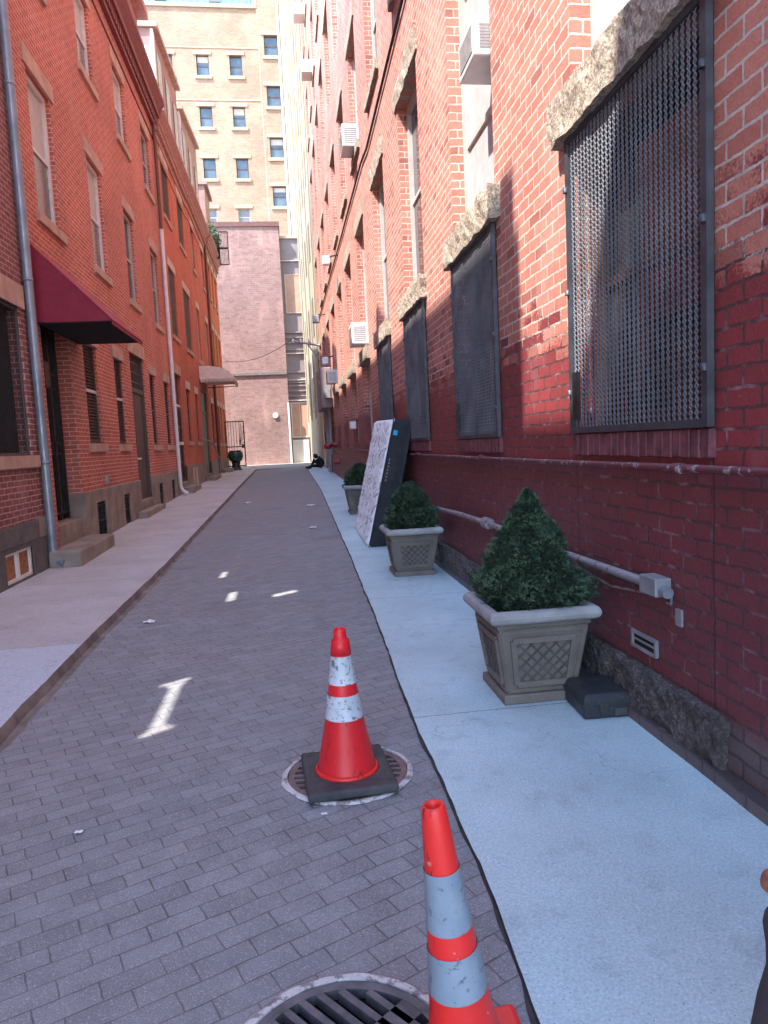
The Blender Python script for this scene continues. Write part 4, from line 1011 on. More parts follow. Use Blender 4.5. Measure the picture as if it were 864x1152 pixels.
m.build('ledge', 'frame_white', GB)
m = MB().box(GX0+.1, GX1-.1, GY-.2, GY-.002, .4, gyz(1.95)); m.build('concrete_base', 'walk_end', GB)
# tan tower
TN = thing('tan_brick_tower', (-3, 54, .5), 'tall sunlit tan brick building with small blue windows above the alley end', 'building')
def zz54(z): return z
wx = [-9.2, -6.75, -4.27, -1.98]
TW = [(x, zt, .86, 1.4, False) for zt in (29.1, 25.65, 22.15) for x in wx]+[(-2.06, 18.7, .85, 1.15, True), (-4.4, 18.7, .85, 1.15, True)]
TS = [(.55, zt, .98, 1.4, False) for zt in (30.45, 27.05, 23.55, 20.2)]
rct = lambda q: (q[0]-q[2]/2, q[0]+q[2]/2, q[1]-q[3], q[1])
m = MB(); facade_y(m, 54, -16, -.30, 0, 32.2, [rct(q) for q in TW], .22); m.quad((-16, 54, 0), (-16, 66, 0), (-16, 66, 32.2), (-16, 54, 32.2)); m.quad((-16, 54, 32.2), (-.3, 54, 32.2), (-.3, 66, 32.2), (-16, 66, 32.2)); m.build('wall', 'brick_tan', TN)
m = MB(); facade_y(m, 53.9, -.297, 1.18, 0, 36, [rct(q) for q in TS], .22); m.quad((-.297, 53.9, 0), (-.297, 66, 0), (-.297, 66, 36), (-.297, 53.9, 36)); m.quad((1.18, 53.9, 0), (1.18, 66, 0), (1.18, 66, 36), (1.18, 53.9, 36)); m.quad((-.297, 53.9, 36), (1.18, 53.9, 36), (1.18, 66, 36), (-.297, 66, 36)); m.build('stair_wall', 'brick_tan', TN)
def tan_win(cx, zt, w_, h_, y, louvre=False):
    a, b, c, d = cx-w_/2, cx+w_/2, zt-h_, zt
    m = MB(); t = .06; yb = y+.22
    m.box(a, a+t, yb-.06, yb, c, d); m.box(b-t, b, yb-.06, yb, c, d); m.box(a+t, b-t, yb-.06, yb, c, c+t); m.box(a+t, b-t, yb-.06, yb, d-t, d); m.box(a+t, b-t, yb-.05, yb, (c+d)/2-.04, (c+d)/2+.04)
    f = m.build('window', 'frame_brown' if not louvre else 'frame_beige', TN)
    hb = random.random()
    for zl, zh in ((c+t, (c+d)/2-.04), ((c+d)/2+.04, d-t)):
        p = MB(); p.box(a+t, b-t, yb-.025, yb-.01, zl, zh); p.build('pane', 'glass_grey' if louvre else 'glass_blue', f)
    if not louvre and hb > .4:
        p = MB(); p.box(a+t, b-t, yb-.032, yb-.026, (c+d)/2+.05+hb*.3, d-t); p.build('blind', 'blind', f)
    p = MB(); p.box(a-.15, b+.15, y-.10, y-.001, c-.22, c-.002); p.build('sill', 'cream', f)
    p = MB(); p.box(a-.2, b+.2, y-.06, y-.001, d+.002, d+.25); p.build('lintel', 'cream', f)
for q in TW: tan_win(*q[:4], 54, q[4])
for q in TS: tan_win(*q[:4], 53.9)
m = MB()
for z in (29.55, 26.05): m.box(-16, -.31, 53.96, 53.999, z, z+.06)
m.build('belt_line', 'lintel_pale', TN)
m = MB(); m.box(-.36, -.30, 53.9, 53.998, 0, 32.15); m.build('seam', 'lintel', TN)
m = MB(); m.box(-16.1, -.30, 53.88, 66, 32.2, 32.45); m.box(-.36, 1.2, 53.8, 66, 36, 36.2); m.build('parapet', 'cream', TN)
m = MB(); m.box(-15, -.7, 54.6, 64, 32.45, 36.5)
for k in range(30): m.box(-15+k*.48, -15+k*.48+.05, 54.55, 54.6, 32.45, 36.5)
m.build('penthouse', 'teal', TN)
m = MB()
for x in (-6.9, -3.2): m.box(x-.4, x+.4, 54.5, 54.6, 32.9, 34.0)
m.build('penthouse_window', 'glass_grey', TN)
m = MB().tube([(1.12, 53.78, 36), (1.12, 53.78, 14)], .09, 8); m.tube([(1.12, 53.78, 19.0), (1.35, 53.7, 18.4), (1.35, 53.7, 14)], .08, 8); m.build('downpipe', 'white', TN)
# cream building: an oblique facade running back from the right building
CR = thing('cream_building', (1.75, 36, .5), 'tall pale cream building with slit windows squeezed beside the tan tower', 'building')
N0, F0 = Vector((1.77, 35.02, 0)), Vector((1.165, 56.5, 0)); dv = (F0-N0); Lc = dv.length; dn = dv.normalized(); nn_ = Vector((-dn.y, dn.x, 0))  # facing -X
def cpt(s_, z, o_=0): p = N0+dn*s_+nn_*o_; return (p.x, p.y, z)
if nn_.x > 0: nn_ = -nn_
m = MB(); H_ = 46
back = [(N0.x+12, N0.y), (F0.x+14, F0.y)]
m.quad(cpt(0, 0), cpt(Lc, 0), cpt(Lc, H_), cpt(0, H_)); m.quad((N0.x, N0.y, 23.6), (back[0][0], back[0][1], 23.6), (back[0][0], back[0][1], H_), (N0.x, N0.y, H_)); m.quad(cpt(Lc, 0), (back[1][0], back[1][1], 0), (back[1][0], back[1][1], H_), cpt(Lc, H_)); m.quad((N0.x, N0.y, H_), (back[0][0], back[0][1], H_), (back[1][0], back[1][1], H_), cpt(Lc, H_))
m.build('wall', 'cream', CR)
for s_ in (2.0, 5.2, 8.6, 12.2, 16.2, 19.6):
    for fl in range(9):
        z0 = 3.4+fl*3.7
        if s_ > 10 and z0 < 14: continue
        m = MB(); a, b = s_, s_+1.0
        m.quad(cpt(a, z0, .012), cpt(b, z0, .012), cpt(b, z0+1.9, .012), cpt(a, z0+1.9, .012)); f = m.build('window', 'glass_grey', CR)
m = MB(); vs = []
for s_ in (.4, 3.6, 7.2, 10.6): m.tube([cpt(s_, 44, .06), cpt(s_, 3, .06)], .05, 6)
m.build('drain_pipe', 'cream', CR)

# ------------------------------------------------------------------ objects in the alley
# drain grates
def grate(cx, cy, r, ang, mat, lab, ringw):
    z = zg(cx, cy)
    g = thing('drain_grate', (cx, cy, z), lab, 'drain grate', 'round drain grates in the paving')
    m = MB(); n = 72; vs = []
    for k in range(n):
        t = 2*math.pi*k/n
        ro = r+ringw*.5+.010*noise.noise(Vector((math.cos(t)*4, math.sin(t)*4, cx*5))); ri = r-.012
        for rr, zz in ((ro, .0065), (ro-.012, .014), (ri, .014), (ri, -.03)): vs.append((cx+rr*math.cos(t), cy+rr*math.sin(t), z+zz))
    fs = [(k*4+j, k*4+j+1, ((k+1) % n)*4+j+1, ((k+1) % n)*4+j) for k in range(n) for j in range(3)]
    m.add(vs, fs); m.build('ring', 'ring', g)
    # cover with real slots: bars between slot gaps
    R_ = r-.016; ca, sa = math.cos(ang), math.sin(ang)
    m = MB(); pitch = .050; bar = .021
    def T(u, v, zz): return (cx+u*ca-v*sa, cy+u*sa+v*ca, z+zz)
    zt = .008
    # solid rim annulus
    vs = []
    for k in range(n):
        t = 2*math.pi*k/n; vs += [T(R_*math.cos(t), R_*math.sin(t), zt), T((R_-.028)*math.cos(t), (R_-.028)*math.sin(t), zt), T((R_-.028)*math.cos(t), (R_-.028)*math.sin(t), zt-.03)]
    m.add(vs, [(k*3+j, k*3+j+1, ((k+1) % n)*3+j+1, ((k+1) % n)*3+j) for k in range(n) for j in range(2)])
    Ri = R_-.027; v = -Ri
    def addbox(u0, u1, v0, v1): m.add([T(u, vv, zz) for u in (u0, u1) for vv in (v0, v1) for zz in (zt-.03, zt-.001)], [(0, 1, 3, 2), (4, 6, 7, 5), (0, 4, 5, 1), (2, 3, 7, 6), (1, 5, 7, 3)])
    nb = int(2*Ri/pitch)
    for k in range(nb+1):
        v0 = -Ri+k*pitch; v1 = min(v0+bar, Ri); vm = max(abs(v0), abs(v1))
        if vm < Ri: u = math.sqrt(Ri*Ri-vm*vm)+.006; addbox(-u, u, v0, v1)
    addbox(-.035, .035, -Ri, Ri)
    m.build('cover', mat, g)
    m = MB(); m.lathe([(0, -.034), (R_+.005, -.034)], (cx, cy, z+.0), 32); m.build('pit', 'void', g)
    return g
# cut room for the pits by lowering nothing: the road sheet is opened under each grate
road = bpy.data.objects['road']
def open_road(cx, cy, r):
    me = road.data; bm = bmesh.new(); bm.from_mesh(me)
    fs = [f for f in bm.faces if abs(f.calc_center_median().y-cy) < 1.2]
    es = list({e for f in fs for e in f.edges}); vs_ = list({v for f in fs for v in f.verts})
    geom = fs+es+vs_
    for k in range(20):
        t = 2*math.pi*k/20; no_ = Vector((math.cos(t), math.sin(t), 0)); co = Vector((cx, cy, 0))+no_*r
        loc = [f for f in bm.faces if (f.calc_center_median().xy-Vector((cx, cy))).length < r+.6]
        ge = list({e for f in loc for e in f.edges})+loc+list({v for f in loc for v in f.verts})
        bmesh.ops.bisect_plane(bm, geom=ge, plane_co=co, plane_no=no_)
    dele = []
    for f in bm.faces:
        c = f.calc_center_median(); d = Vector((c.x-cx, c.y-cy))
        if all(d.x*math.cos(2*math.pi*k/20)+d.y*math.sin(2*math.pi*k/20) < r+1e-4 for k in range(20)): dele.append(f)
    bmesh.ops.delete(bm, geom=dele, context='FACES')
    bm.to_mesh(me); bm.free()
G1, G2 = (.19, 3.26, .295), (.05, 1.66, .295)
for g_ in (G1, G2): open_road(g_[0], g_[1], g_[2]-.005)
grate(*G1, R(-4), 'grate', 'rusty brown drain grate under the farther traffic cone', .03)
grate(*G2, R(-52), 'grate2', 'dark iron drain grate beside the nearest traffic cone at the bottom edge', .035)

# traffic cones
def band_profile(prof, z0, z1, off=0.):
    def rr(z):
        for (ra, za), (rb, zb__) in zip(prof, prof[1:]):
            if za <= z <= zb__: return ra+(rb-ra)*(z-za)/(zb__-za)
        return prof[-1][0]
    return [(rr(z0+(z1-z0)*k/6)+off, z0+(z1-z0)*k/6) for k in range(7)]
c1 = thing('traffic_cone', (.18, 3.24, zg(.18, 3.24)+.012), 'red traffic cone with cracked white bands on a black rubber base over the grate', 'traffic cone', 'traffic cones')
zc = ORI[c1.name].z
m = MB()
bm = MB(); pl = [(-.2, -.2), (.2, -.2), (.2, .2), (-.2, .2)]
bm.bbox(-.2, .2, -.235, .235, 0, .042, .014, seg=3)
bm.xf(Matrix.Translation((.185, 3.215, zc)) @ Matrix.Rotation(R(3), 4, 'Z') @ Matrix.Rotation(R(-1.2), 4, 'X')); bm.build('base', 'rubber', c1)
prof = [(.142, .035), (.136, .05), (.112, .17), (.086, .30), (.071, .40), (.056, .50), (.045, .585), (.0445, .59), (.049, .592), (.040, .655), (.030, .657), (.0295, .69), (.027, .705), (.019, .703), (.017, .60)]
m = MB().lathe(prof, (.185, 3.21, zc), 40); m.build('body', 'cone', c1)
lp = [(r_, z_) for r_, z_ in prof[:8]]
m = MB().lathe(band_profile(lp, .455, .582, .0025), (.185, 3.21, zc), 40); m.build('reflective_band', 'collar', c1)
m = MB().lathe(band_profile(lp, .295, .405, .0025), (.185, 3.21, zc), 40); m.build('reflective_band', 'collar', c1)
m = MB().lathe([(.146, .043), (.15, .046), (.138, .06), (.136, .055)], (.185, 3.21, zc), 40); m.build('foot_ring', 'cone2', c1)
c2_ = thing('traffic_cone', (.35, 1.56, zg(.35, 1.56)+.012), 'nearest red orange cone with grey scuffed bands leaning at the bottom edge', 'traffic cone', 'traffic cones')
zc = ORI[c2_.name].z
tilt = Matrix.Translation((.347, 1.56, zc)) @ Matrix.Rotation(R(-5.2), 4, 'Y') @ Matrix.Scale(.985, 4)
b_ = MB(); b_.bbox(-.165, .165, -.165, .165, 0, .032, .015, seg=3); b_.xf(tilt); b_.build('base', 'cone2', c2_)
prof = [(.118, .03), (.104, .05), (.089, .12), (.074, .22), (.061, .345), (.050, .455), (.041, .565), (.034, .655), (.029, .705), (.026, .714), (.019, .714), (.014, .706), (.013, .60)]
m = MB().lathe(prof, (0, 0, 0), 40); m.xf(tilt); m.build('body', 'cone2', c2_)
for a_, b__ in ((.415, .560), (.255, .362)):
    m = MB().lathe(band_profile(prof[:9], a_, b__, .002), (0, 0, 0), 40); m.xf(tilt); m.build('reflective_band', 'collar2', c2_)

# planters
def planter(cx, cy, s, hgt, lab, detail=True):
    z = zwr(cy); r_ = thing('planter', (cx, cy, z), lab, 'planter', 'square cast stone planters')
    def ring(h, zz): return [(cx-h, cy-h, z+zz), (cx+h, cy-h, z+zz), (cx+h, cy+h, z+zz), (cx-h, cy+h, z+zz)]
    def stack(levels, m):
        o = len(m.v); vs = []
        for h, zz in levels: vs += ring(h*s, zz*hgt)
        fs = [(4*i+k, 4*i+(k+1) % 4, 4*i+4+(k+1) % 4, 4*i+4+k) for i in range(len(levels)-1) for k in range(4)]
        m.add(vs, fs); return m
    m = stack([(.0, .0), (.245, .0), (.252, .01), (.252, .085), (.245, .10), (.0, .10)], MB()); m.build('foot', 'pot', r_)
    b0, b1, zb0, zb1 = .222, .285, .10, .80
    m = stack([(.21, .09), (b0-.004, .10), (b0, .12), (b1, zb1), (b1+.012, .815), (b1+.012, .85), (b1, .86), (b1, .88)], MB())
    m.build('body', 'pot', r_)
    # panels with a lattice on the two visible sides and the others
    m = MB()
    for side in range(4):
        Mx = Matrix.Translation((cx, cy, 0)) @ Matrix.Rotation(R(90*side), 4, 'Z')
        def pt(u, v, off):        # u in -1..1 along side, v height 0..1
            zz = zb0+.02+(zb1-zb0-.02)*v; h = b0+(b1-b0)*((zz-.12)/(zb1-.12))
            return Mx @ Vector((u*h*s, -(h*s+off), z+zz*hgt))
        def bar(u0, v0, u1, v1, wd, off, mi=0):
            a = pt(u0, v0, 0); b = pt(u1, v1, 0); d = (b-a).normalized(); nrm = (Mx.to_3x3() @ Vector((0, -1, 0))); sd_ = d.cross(nrm).normalized()*wd/2
            vs = [a-sd_, a+sd_, b+sd_, b-sd_]; top = [v_+nrm*off for v_ in vs]
            m.add(vs+top, [(0, 1, 5, 4), (1, 2, 6, 5), (2, 3, 7, 6), (3, 0, 4, 7), (4, 5, 6, 7)], mi)
        U, V0, V1 = .72, .12, .82
        for q in (((-U, V0), (U, V0)), ((U, V0), (U, V1)), ((U, V1), (-U, V1)), ((-U, V1), (-U, V0))): bar(*q[0], *q[1], .022*s*1.6, .016)
        for q in (((-.93, .02), (.93, .02)), ((-.93, .95), (.93, .95)), ((-.93, .02), (-.93, .95)), ((.93, .02), (.93, .95))): bar(*q[0], *q[1], .02, .006)
        n_ = 5; wu = 2*U/n_; hv = (V1-V0)
        for k in range(-4, n_+4):
            for dirn in (1, -1):
                # clip each diagonal to the panel
                u0 = -U+k*wu if dirn == 1 else U-k*wu
                pts_ = []
                slope = 2*U*.78/hv
                ua, ub = u0, u0+dirn*slope*hv
                t0, t1 = 0., 1.
                du = ub-ua
                for lo_, sg in ((-U, 1), (U, -1)):
                    f0 = (ua-lo_)*sg; f1 = (ub-lo_)*sg
                    if f0 < 0 and f1 < 0: t0 = 2
                    elif f0 < 0: t0 = max(t0, f0/(f0-f1))
                    elif f1 < 0: t1 = min(t1, f0/(f0-f1))
                if t0 < t1-.02: bar(ua+du*t0, V0+hv*t0, ua+du*t1, V0+hv*t1, .011, .005+.0006*dirn, 1)
    m.build('lattice_panel', ['pot', 'pot_dark'], r_)
    # rolled rim
    m = MB(); prof_ = [(.285, .86), (.325, .865), (.345, .885), (.352, .93), (.345, .975), (.325, .997), (.300, 1.0), (.283, .985), (.278, .95), (.276, .87)]
    m = stack(prof_, MB()); o = m.build('rim', 'pot_rim', r_)
    bv = o.modifiers.new('bevel', 'BEVEL'); bv.width = .012; bv.segments = 2
    m = MB(); n_ = 12; vs = []; h = .277*s
    for i in range(n_+1):
        for j in range(n_+1):
            x_, y_ = cx-h+2*h*i/n_, cy-h+2*h*j/n_; vs.append((x_, y_, z+hgt*.90+.02*noise.noise(Vector((x_*12, y_*12, 0)))))
    m.add(vs, [(i*(n_+1)+j, (i+1)*(n_+1)+j, (i+1)*(n_+1)+j+1, i*(n_+1)+j+1) for i in range(n_) for j in range(n_)], 0, True); m.build('soil', 'soil', r_)
    return r_
planter(1.372, 4.08, .92, .56, 'nearest square cast stone planter holding the tallest cone shaped evergreen')
planter(1.36, 8.19, .93, .55, 'middle square cast stone planter in front of the leaning mattress')
planter(1.38, 14.1, 1.0, .56, 'far stone planter half hidden behind the leaning mattress')

def shrub(cx, cy, z0, prof, lab, ntuft, seed, blade=.034):
    rnd = random.Random(seed)
    r_ = thing('evergreen_shrub', (cx, cy, z0), lab, 'shrub', 'clipped evergreens in the planters')
    m = MB().tube([(cx, cy, z0-.03), (cx+.01, cy, z0+.25), (cx, cy, z0+prof[-1][1]*.9)], [.028, .02, .006], 7); m.build('trunk', 'bark', r_)
    zmax = prof[-1][1]
    def rad(z, t):
        rr = lerp_tab([(b, a) for a, b in prof], z)
        q = Vector((math.cos(t)*1.9+seed, math.sin(t)*1.9, z*5.5))
        return rr*(1+.24*noise.noise(q)+.24*noise.noise(q*2.4)+.16*noise.noise(q*5.5))
    vs = []; fs = []; mi = []
    def blade_f(p, d, l, wd, k):
        o = len(vs); s_ = d.cross(Vector((rnd.uniform(-1, 1), rnd.uniform(-1, 1), rnd.uniform(-1, 1)))).normalized()*wd
        vs.extend([p-s_, p+s_, p+d*l]); fs.append((o, o+1, o+2)); mi.append(k)
    cnt = 0
    while cnt < ntuft:
        z = rnd.uniform(.0, zmax); t = rnd.uniform(0, 6.283)
        rr = rad(z, t)
        if rnd.random() > (rr+.03)/.36: continue
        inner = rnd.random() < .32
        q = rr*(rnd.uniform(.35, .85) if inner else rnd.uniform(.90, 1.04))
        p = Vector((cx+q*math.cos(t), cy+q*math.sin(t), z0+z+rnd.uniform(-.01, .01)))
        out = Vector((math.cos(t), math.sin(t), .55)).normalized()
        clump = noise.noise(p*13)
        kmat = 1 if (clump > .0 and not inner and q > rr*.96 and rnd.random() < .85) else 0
        for _ in range(7):
            d = (out*.8+Vector((rnd.uniform(-1, 1), rnd.uniform(-1, 1), rnd.uniform(-.7, 1)))).normalized()
            blade_f(p, d, blade*rnd.uniform(.6, 1.3), blade*.13, kmat)
        cnt += 1
    m = MB(); m.v = vs; m.f = fs; m.mi = mi; m.sm = [False]*len(fs)
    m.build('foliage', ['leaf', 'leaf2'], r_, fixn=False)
    return r_
shrub(1.385, 4.08, zwr(4)+.50, [(.24, 0), (.295, .05), (.315, .13), (.30, .20), (.235, .26), (.215, .32), (.195, .39), (.145, .46), (.12, .53), (.08, .60), (.04, .66), (.012, .705)], 'tallest dark evergreen, cone shaped, in the nearest stone planter', 14000, 3, .020)
shrub(1.37, 8.20, zwr(8)+.47, [(.19, 0), (.26, .06), (.28, .16), (.26, .26), (.22, .32), (.20, .40), (.14, .48), (.08, .54), (.03, .58)], 'rounded dark evergreen in the stone planter before the mattress', 8000, 11, .025)
shrub(1.38, 14.1, zwr(14)+.46, [(.24, 0), (.31, .1), (.27, .25), (.18, .38), (.05, .5)], 'small evergreen in the far planter beyond the mattress', 2500, 23, .045)

# black case
cs = thing('equipment_case', (1.63, 3.70, zwr(3.7)), 'scuffed black plastic case lying on the pavement beside the nearest planter', 'case')
z = zwr(3.7); T_ = Matrix.Translation((1.625, 3.705, z)) @ Matrix.Rotation(R(-3), 4, 'Z') @ Matrix.Diagonal((1.06, 1.06, .9, 1))
m = MB(); m.bbox(-.125, .125, -.16, .16, 0, .085, .014, seg=3); m.xf(T_); m.build('lower_shell', 'case', cs)
m = MB(); m.bbox(-.132, .132, -.167, .167, .082, .094, .005); m.xf(T_); m.build('seam_flange', 'case', cs)
m = MB(); lv = [(.125, .16, .094), (.122, .157, .118), (.108, .143, .142), (.098, .133, .147), (.0, .0, .149)]
vs = []
for hx, hy, zz in lv: vs += [(-hx, -hy, zz), (hx, -hy, zz), (hx, hy, zz), (-hx, hy, zz)]
m.add(vs, [(4*i+k, 4*i+(k+1) % 4, 4*i+4+(k+1) % 4, 4*i+4+k) for i in range(4) for k in range(4)]); m.xf(T_); lo = m.build('lid', 'case', cs)
bv = lo.modifiers.new('bevel', 'BEVEL'); bv.width = .006; bv.segments = 2
m = MB(); m.bbox(.03, .10, -.172, -.15, .015, .062, .006); m.bbox(-.045, .0, -.170, -.15, .03, .095, .006); m.xf(T_); m.build('latch', 'rubber', cs)

# mattress leaning on the wall
mt = thing('mattress', (1.25, 11.4, zwr(11)), 'white quilted mattress with black sides leaning upright against the brick wall', 'mattress')
Lm, Hm, Tm = 1.95, 1.90, .29
lean = math.asin(.455/Hm)
base_ = Vector((1.045, 10.15, .045))
ax_u = Vector((math.sin(lean), 0, math.cos(lean))); ax_y = Vector((.0, 1, .022)).normalized(); ax_t = ax_y.cross(ax_u).normalized()
if ax_t.x < 0: ax_t = -ax_t
def mp(y, u, t): return base_+ax_y*y+ax_u*u+ax_t*t
def rc(a, L, r): return a
m = MB(); ny, nu = 70, 78; vs = []
for i in range(ny+1):
    for j in range(nu+1):
        y, u = Lm*i/ny, Hm*j/nu
        e = min(y, Lm-y, u, Hm-u); edge = max(0, 1-e/.09)**2*.035
        wv = abs(math.sin((u*1.0+.10*math.sin(y*14))*math.pi/.115))**.6*abs(math.sin((y+.05*math.sin(u*20))*math.pi/.17))**.5
        puff = .03*wv*(1-max(0, 1-e/.05))
        vs.append(mp(y, u, edge-puff))
m.add(vs, [(i*(nu+1)+j, (i+1)*(nu+1)+j, (i+1)*(nu+1)+j+1, i*(nu+1)+j+1) for i in range(ny) for j in range(nu)], 0, True); m.build('quilted_top', 'quilt', mt)
m = MB(); n_ = 10
loop = []
def perim(r, off):
    pts_ = []
    for (cy_, cu_, a0) in ((Lm-r, Hm-r, 0), (r, Hm-r, 90), (r, r, 180), (Lm-r, r, 270)):
        for k in range(5): t = R(a0+22.5*k); pts_.append((cy_+(r+off)*math.cos(t), cu_+(r+off)*math.sin(t)))
    return pts_
levels = [(.02, -.012), (.030, .002), (.045, -.002), (.08, .004), (.17, .008), (.26, .004), (.295, -.004), (.305, .0), (.31, -.02)]
vs = []
for t_, off in levels: vs += [mp(y, u, t_) for y, u in perim(.07, off)]
nn2 = 20
m.add(vs, [(i*nn2+k, i*nn2+(k+1) % nn2, (i+1)*nn2+(k+1) % nn2, (i+1)*nn2+k) for i in range(len(levels)-1) for k in range(nn2)], 0, True)
m.add(vs[-nn2:], [tuple(range(nn2))]); m.build('border', 'mat_black', mt)
m = MB()
for t_ in (.022, .302): m.tube([mp(y, u, t_) for y, u in perim(.07, .004)]+[mp(*perim(.07, .004)[0], t_)], .008, 6)
m.build('piping', 'mat_black', mt)
m = MB(); q = [mp(-.012, 1.74, .05), mp(-.012, 1.74, .11), mp(-.012, 1.67, .11), mp(-.012, 1.67, .05)]; m.add(q+[p_+Vector((0, -.003, 0)) for p_ in q], [(0, 1, 2, 3), (4, 7, 6, 5), (0, 4, 5, 1), (2, 6, 7, 3)]); m.build('label_tab', 'blue', mt)
m = MB()
for k in range(7):
    u = 1.0+k*.05; q = [mp(-.0105, u, .06), mp(-.0105, u+.03, .06), mp(-.0105, u+.03, .085), mp(-.0105, u, .085)]; m.add(q, [(0, 1, 2, 3)])
m.build('printed_mark', 'grey_print', mt)

# ------------------------------------------------------------------ people
def skin_body(name, joints, edges, root, mat, parent, sub=2):
    """one continuous surface: joints {name:(pos,radius)}"""
    names = list(joints); me = bpy.data.meshes.new(name); o_ = ORI[parent.name]
    me.from_pydata([tuple(Vector(joints[n][0])-o_) for n in names], [(names.index(a), names.index(b)) for a, b in edges], [])
    ob = bpy.data.objects.new(name, me); COL.objects.link(ob); ob.parent = parent; ORI[ob.name] = o_
    sk = ob.modifiers.new('skin', 'SKIN'); sk.use_smooth_shade = True
    sv = me.skin_vertices[0].data
    for i, n in enumerate(names):
        r = joints[n][1]; sv[i].radius = (r, r) if not isinstance(r, tuple) else r; sv[i].use_root = (n == root)
    s_ = ob.modifiers.new('sub', 'SUBSURF'); s_.levels = 1; s_.render_levels = sub
    me.materials.append(M[mat]); return ob
# seated figure at the far corner, head bowed over raised knees
zf = zwr(33.5)
pf = thing('person', (1.5, 33.5, zf), 'person in black clothes sitting hunched on the far pavement by the corner', 'person')
J = {'pelvis': ((1.55, 33.5, zf+.12), .15), 'belly': ((1.58, 33.5, zf+.28), .155), 'chest': ((1.50, 33.5, zf+.46), .165), 'neck': ((1.36, 33.5, zf+.56), .07),
     'hipL': ((1.50, 33.38, zf+.13), .10), 'kneeL': ((1.16, 33.36, zf+.42), .07), 'ankL': ((1.02, 33.36, zf+.07), .05), 'toeL': ((.86, 33.36, zf+.05), .045),
     'hipR': ((1.50, 33.62, zf+.12), .10), 'kneeR': ((1.12, 33.66, zf+.16), .07), 'ankR': ((.86, 33.66, zf+.08), .05), 'toeR': ((.76, 33.66, zf+.10), .045),
     'shL': ((1.46, 33.31, zf+.50), .075), 'elL': ((1.24, 33.30, zf+.36), .055), 'haL': ((1.14, 33.37, zf+.47), .045),
     'shR': ((1.46, 33.69, zf+.50), .075), 'elR': ((1.26, 33.72, zf+.34), .055), 'haR': ((1.12, 33.66, zf+.28), .045)}
Ed = [('pelvis', 'belly'), ('belly', 'chest'), ('chest', 'neck'), ('pelvis', 'hipL'), ('hipL', 'kneeL'), ('kneeL', 'ankL'), ('ankL', 'toeL'), ('pelvis', 'hipR'), ('hipR', 'kneeR'), ('kneeR', 'ankR'), ('ankR', 'toeR'), ('chest', 'shL'), ('shL', 'elL'), ('elL', 'haL'), ('chest', 'shR'), ('shR', 'elR'), ('elR', 'haR')]
skin_body('body', J, Ed, 'pelvis', 'cloth_black', pf)
def head_mesh(c, fwd, upv, r, nm='head', parent=None, mat='skin', hair=True):
    """face with brow, eye sockets, nose, mouth and ears from one displaced ball"""
    fwd = Vector(fwd).normalized(); upv = Vector(upv).normalized(); side = fwd.cross(upv).normalized(); upv = side.cross(fwd).normalized()
    bm = bmesh.new(); bmesh.ops.create_uvsphere(bm, u_segments=40, v_segments=28, radius=1)
    for v in bm.verts:
        a, b, h = v.co.x, v.co.y, v.co.z      # a side, b forward, h up
        p = Vector((a*.77, b*.92, h*1.12))
        if h < 0: p.x *= 1-.28*h*h; p.y *= 1-.10*h*h
        if b > 0:
            p.y += .20*math.exp(-((a/.13)**2))*math.exp(-(((h+.12)/.17)**2))        # nose
            for s_ in (-1, 1): p.y -= .10*math.exp(-(((a-s_*.33)/.16)**2)-((h-.06)/.10)**2)
            p.y += .05*math.exp(-((h-.22)/.1)**2)*math.exp(-((a/.5)**2))
            p.y += .05*math.exp(-((a/.25)**2)-((h+.50)/.06)**2)-.04*math.exp(-((a/.25)**2)-((h+.44)/.03)**2)
            p.y += .07*math.exp(-((a/.25)**2)-((h+.85)/.15)**2)
        for s_ in (-1, 1): p.x += s_*.10*math.exp(-(((b+.05)/.14)**2)-((h+.02)/.2)**2) if a*s_ > .6 else 0
        v.co = p*r
    m = MB(); bm.verts.index_update(); C_ = Vector(c)
    m.add([C_+side*v.co.x+fwd*v.co.y+upv*v.co.z for v in bm.verts], [[v.index for v in f.verts] for f in bm.faces], 0, True); bm.free()
    h_ = m.build(nm, mat, parent)
    m = MB()
    for s_ in (-1, 1):
        e = C_+side*(s_*.33*.77*r)+fwd*(.78*r)+upv*(.06*r); m.lathe([(0, -.09*r), (.07*r, -.06*r), (.09*r, 0), (.07*r, .06*r), (0, .09*r)], e, 10)
    m.build('eyes', 'ink', h_)
    if hair:
        m = MB(); vs = []; n1, n2_ = 28, 14
        for i in range(n2_+1):
            for k in range(n1):
                t = 2*math.pi*k/n1; ph = (math.pi*.60)*i/n2_
                if math.sin(t) > .2: ph = min(ph, math.pi*.30+.15*(1-math.sin(t)))
                q = Vector((math.sin(ph)*math.cos(t)*.82, math.sin(ph)*math.sin(t)*.97-.03, math.cos(ph)*1.19))*r*(1+.03*noise.noise(Vector((t*3, ph*5, 0))))
                vs.append(C_+side*q.x+fwd*q.y+upv*q.z)
        m.add(vs, [(i*n1+k, i*n1+(k+1) % n1, (i+1)*n1+(k+1) % n1, (i+1)*n1+k) for i in range(n2_) for k in range(n1)], 0, True); m.build('hair', 'hair', h_)
    return h_
head_mesh((1.27, 33.5, zf+.60), (-.75, 0, -.66), (-.66, 0, .75), .105, 'head', pf, 'hair')

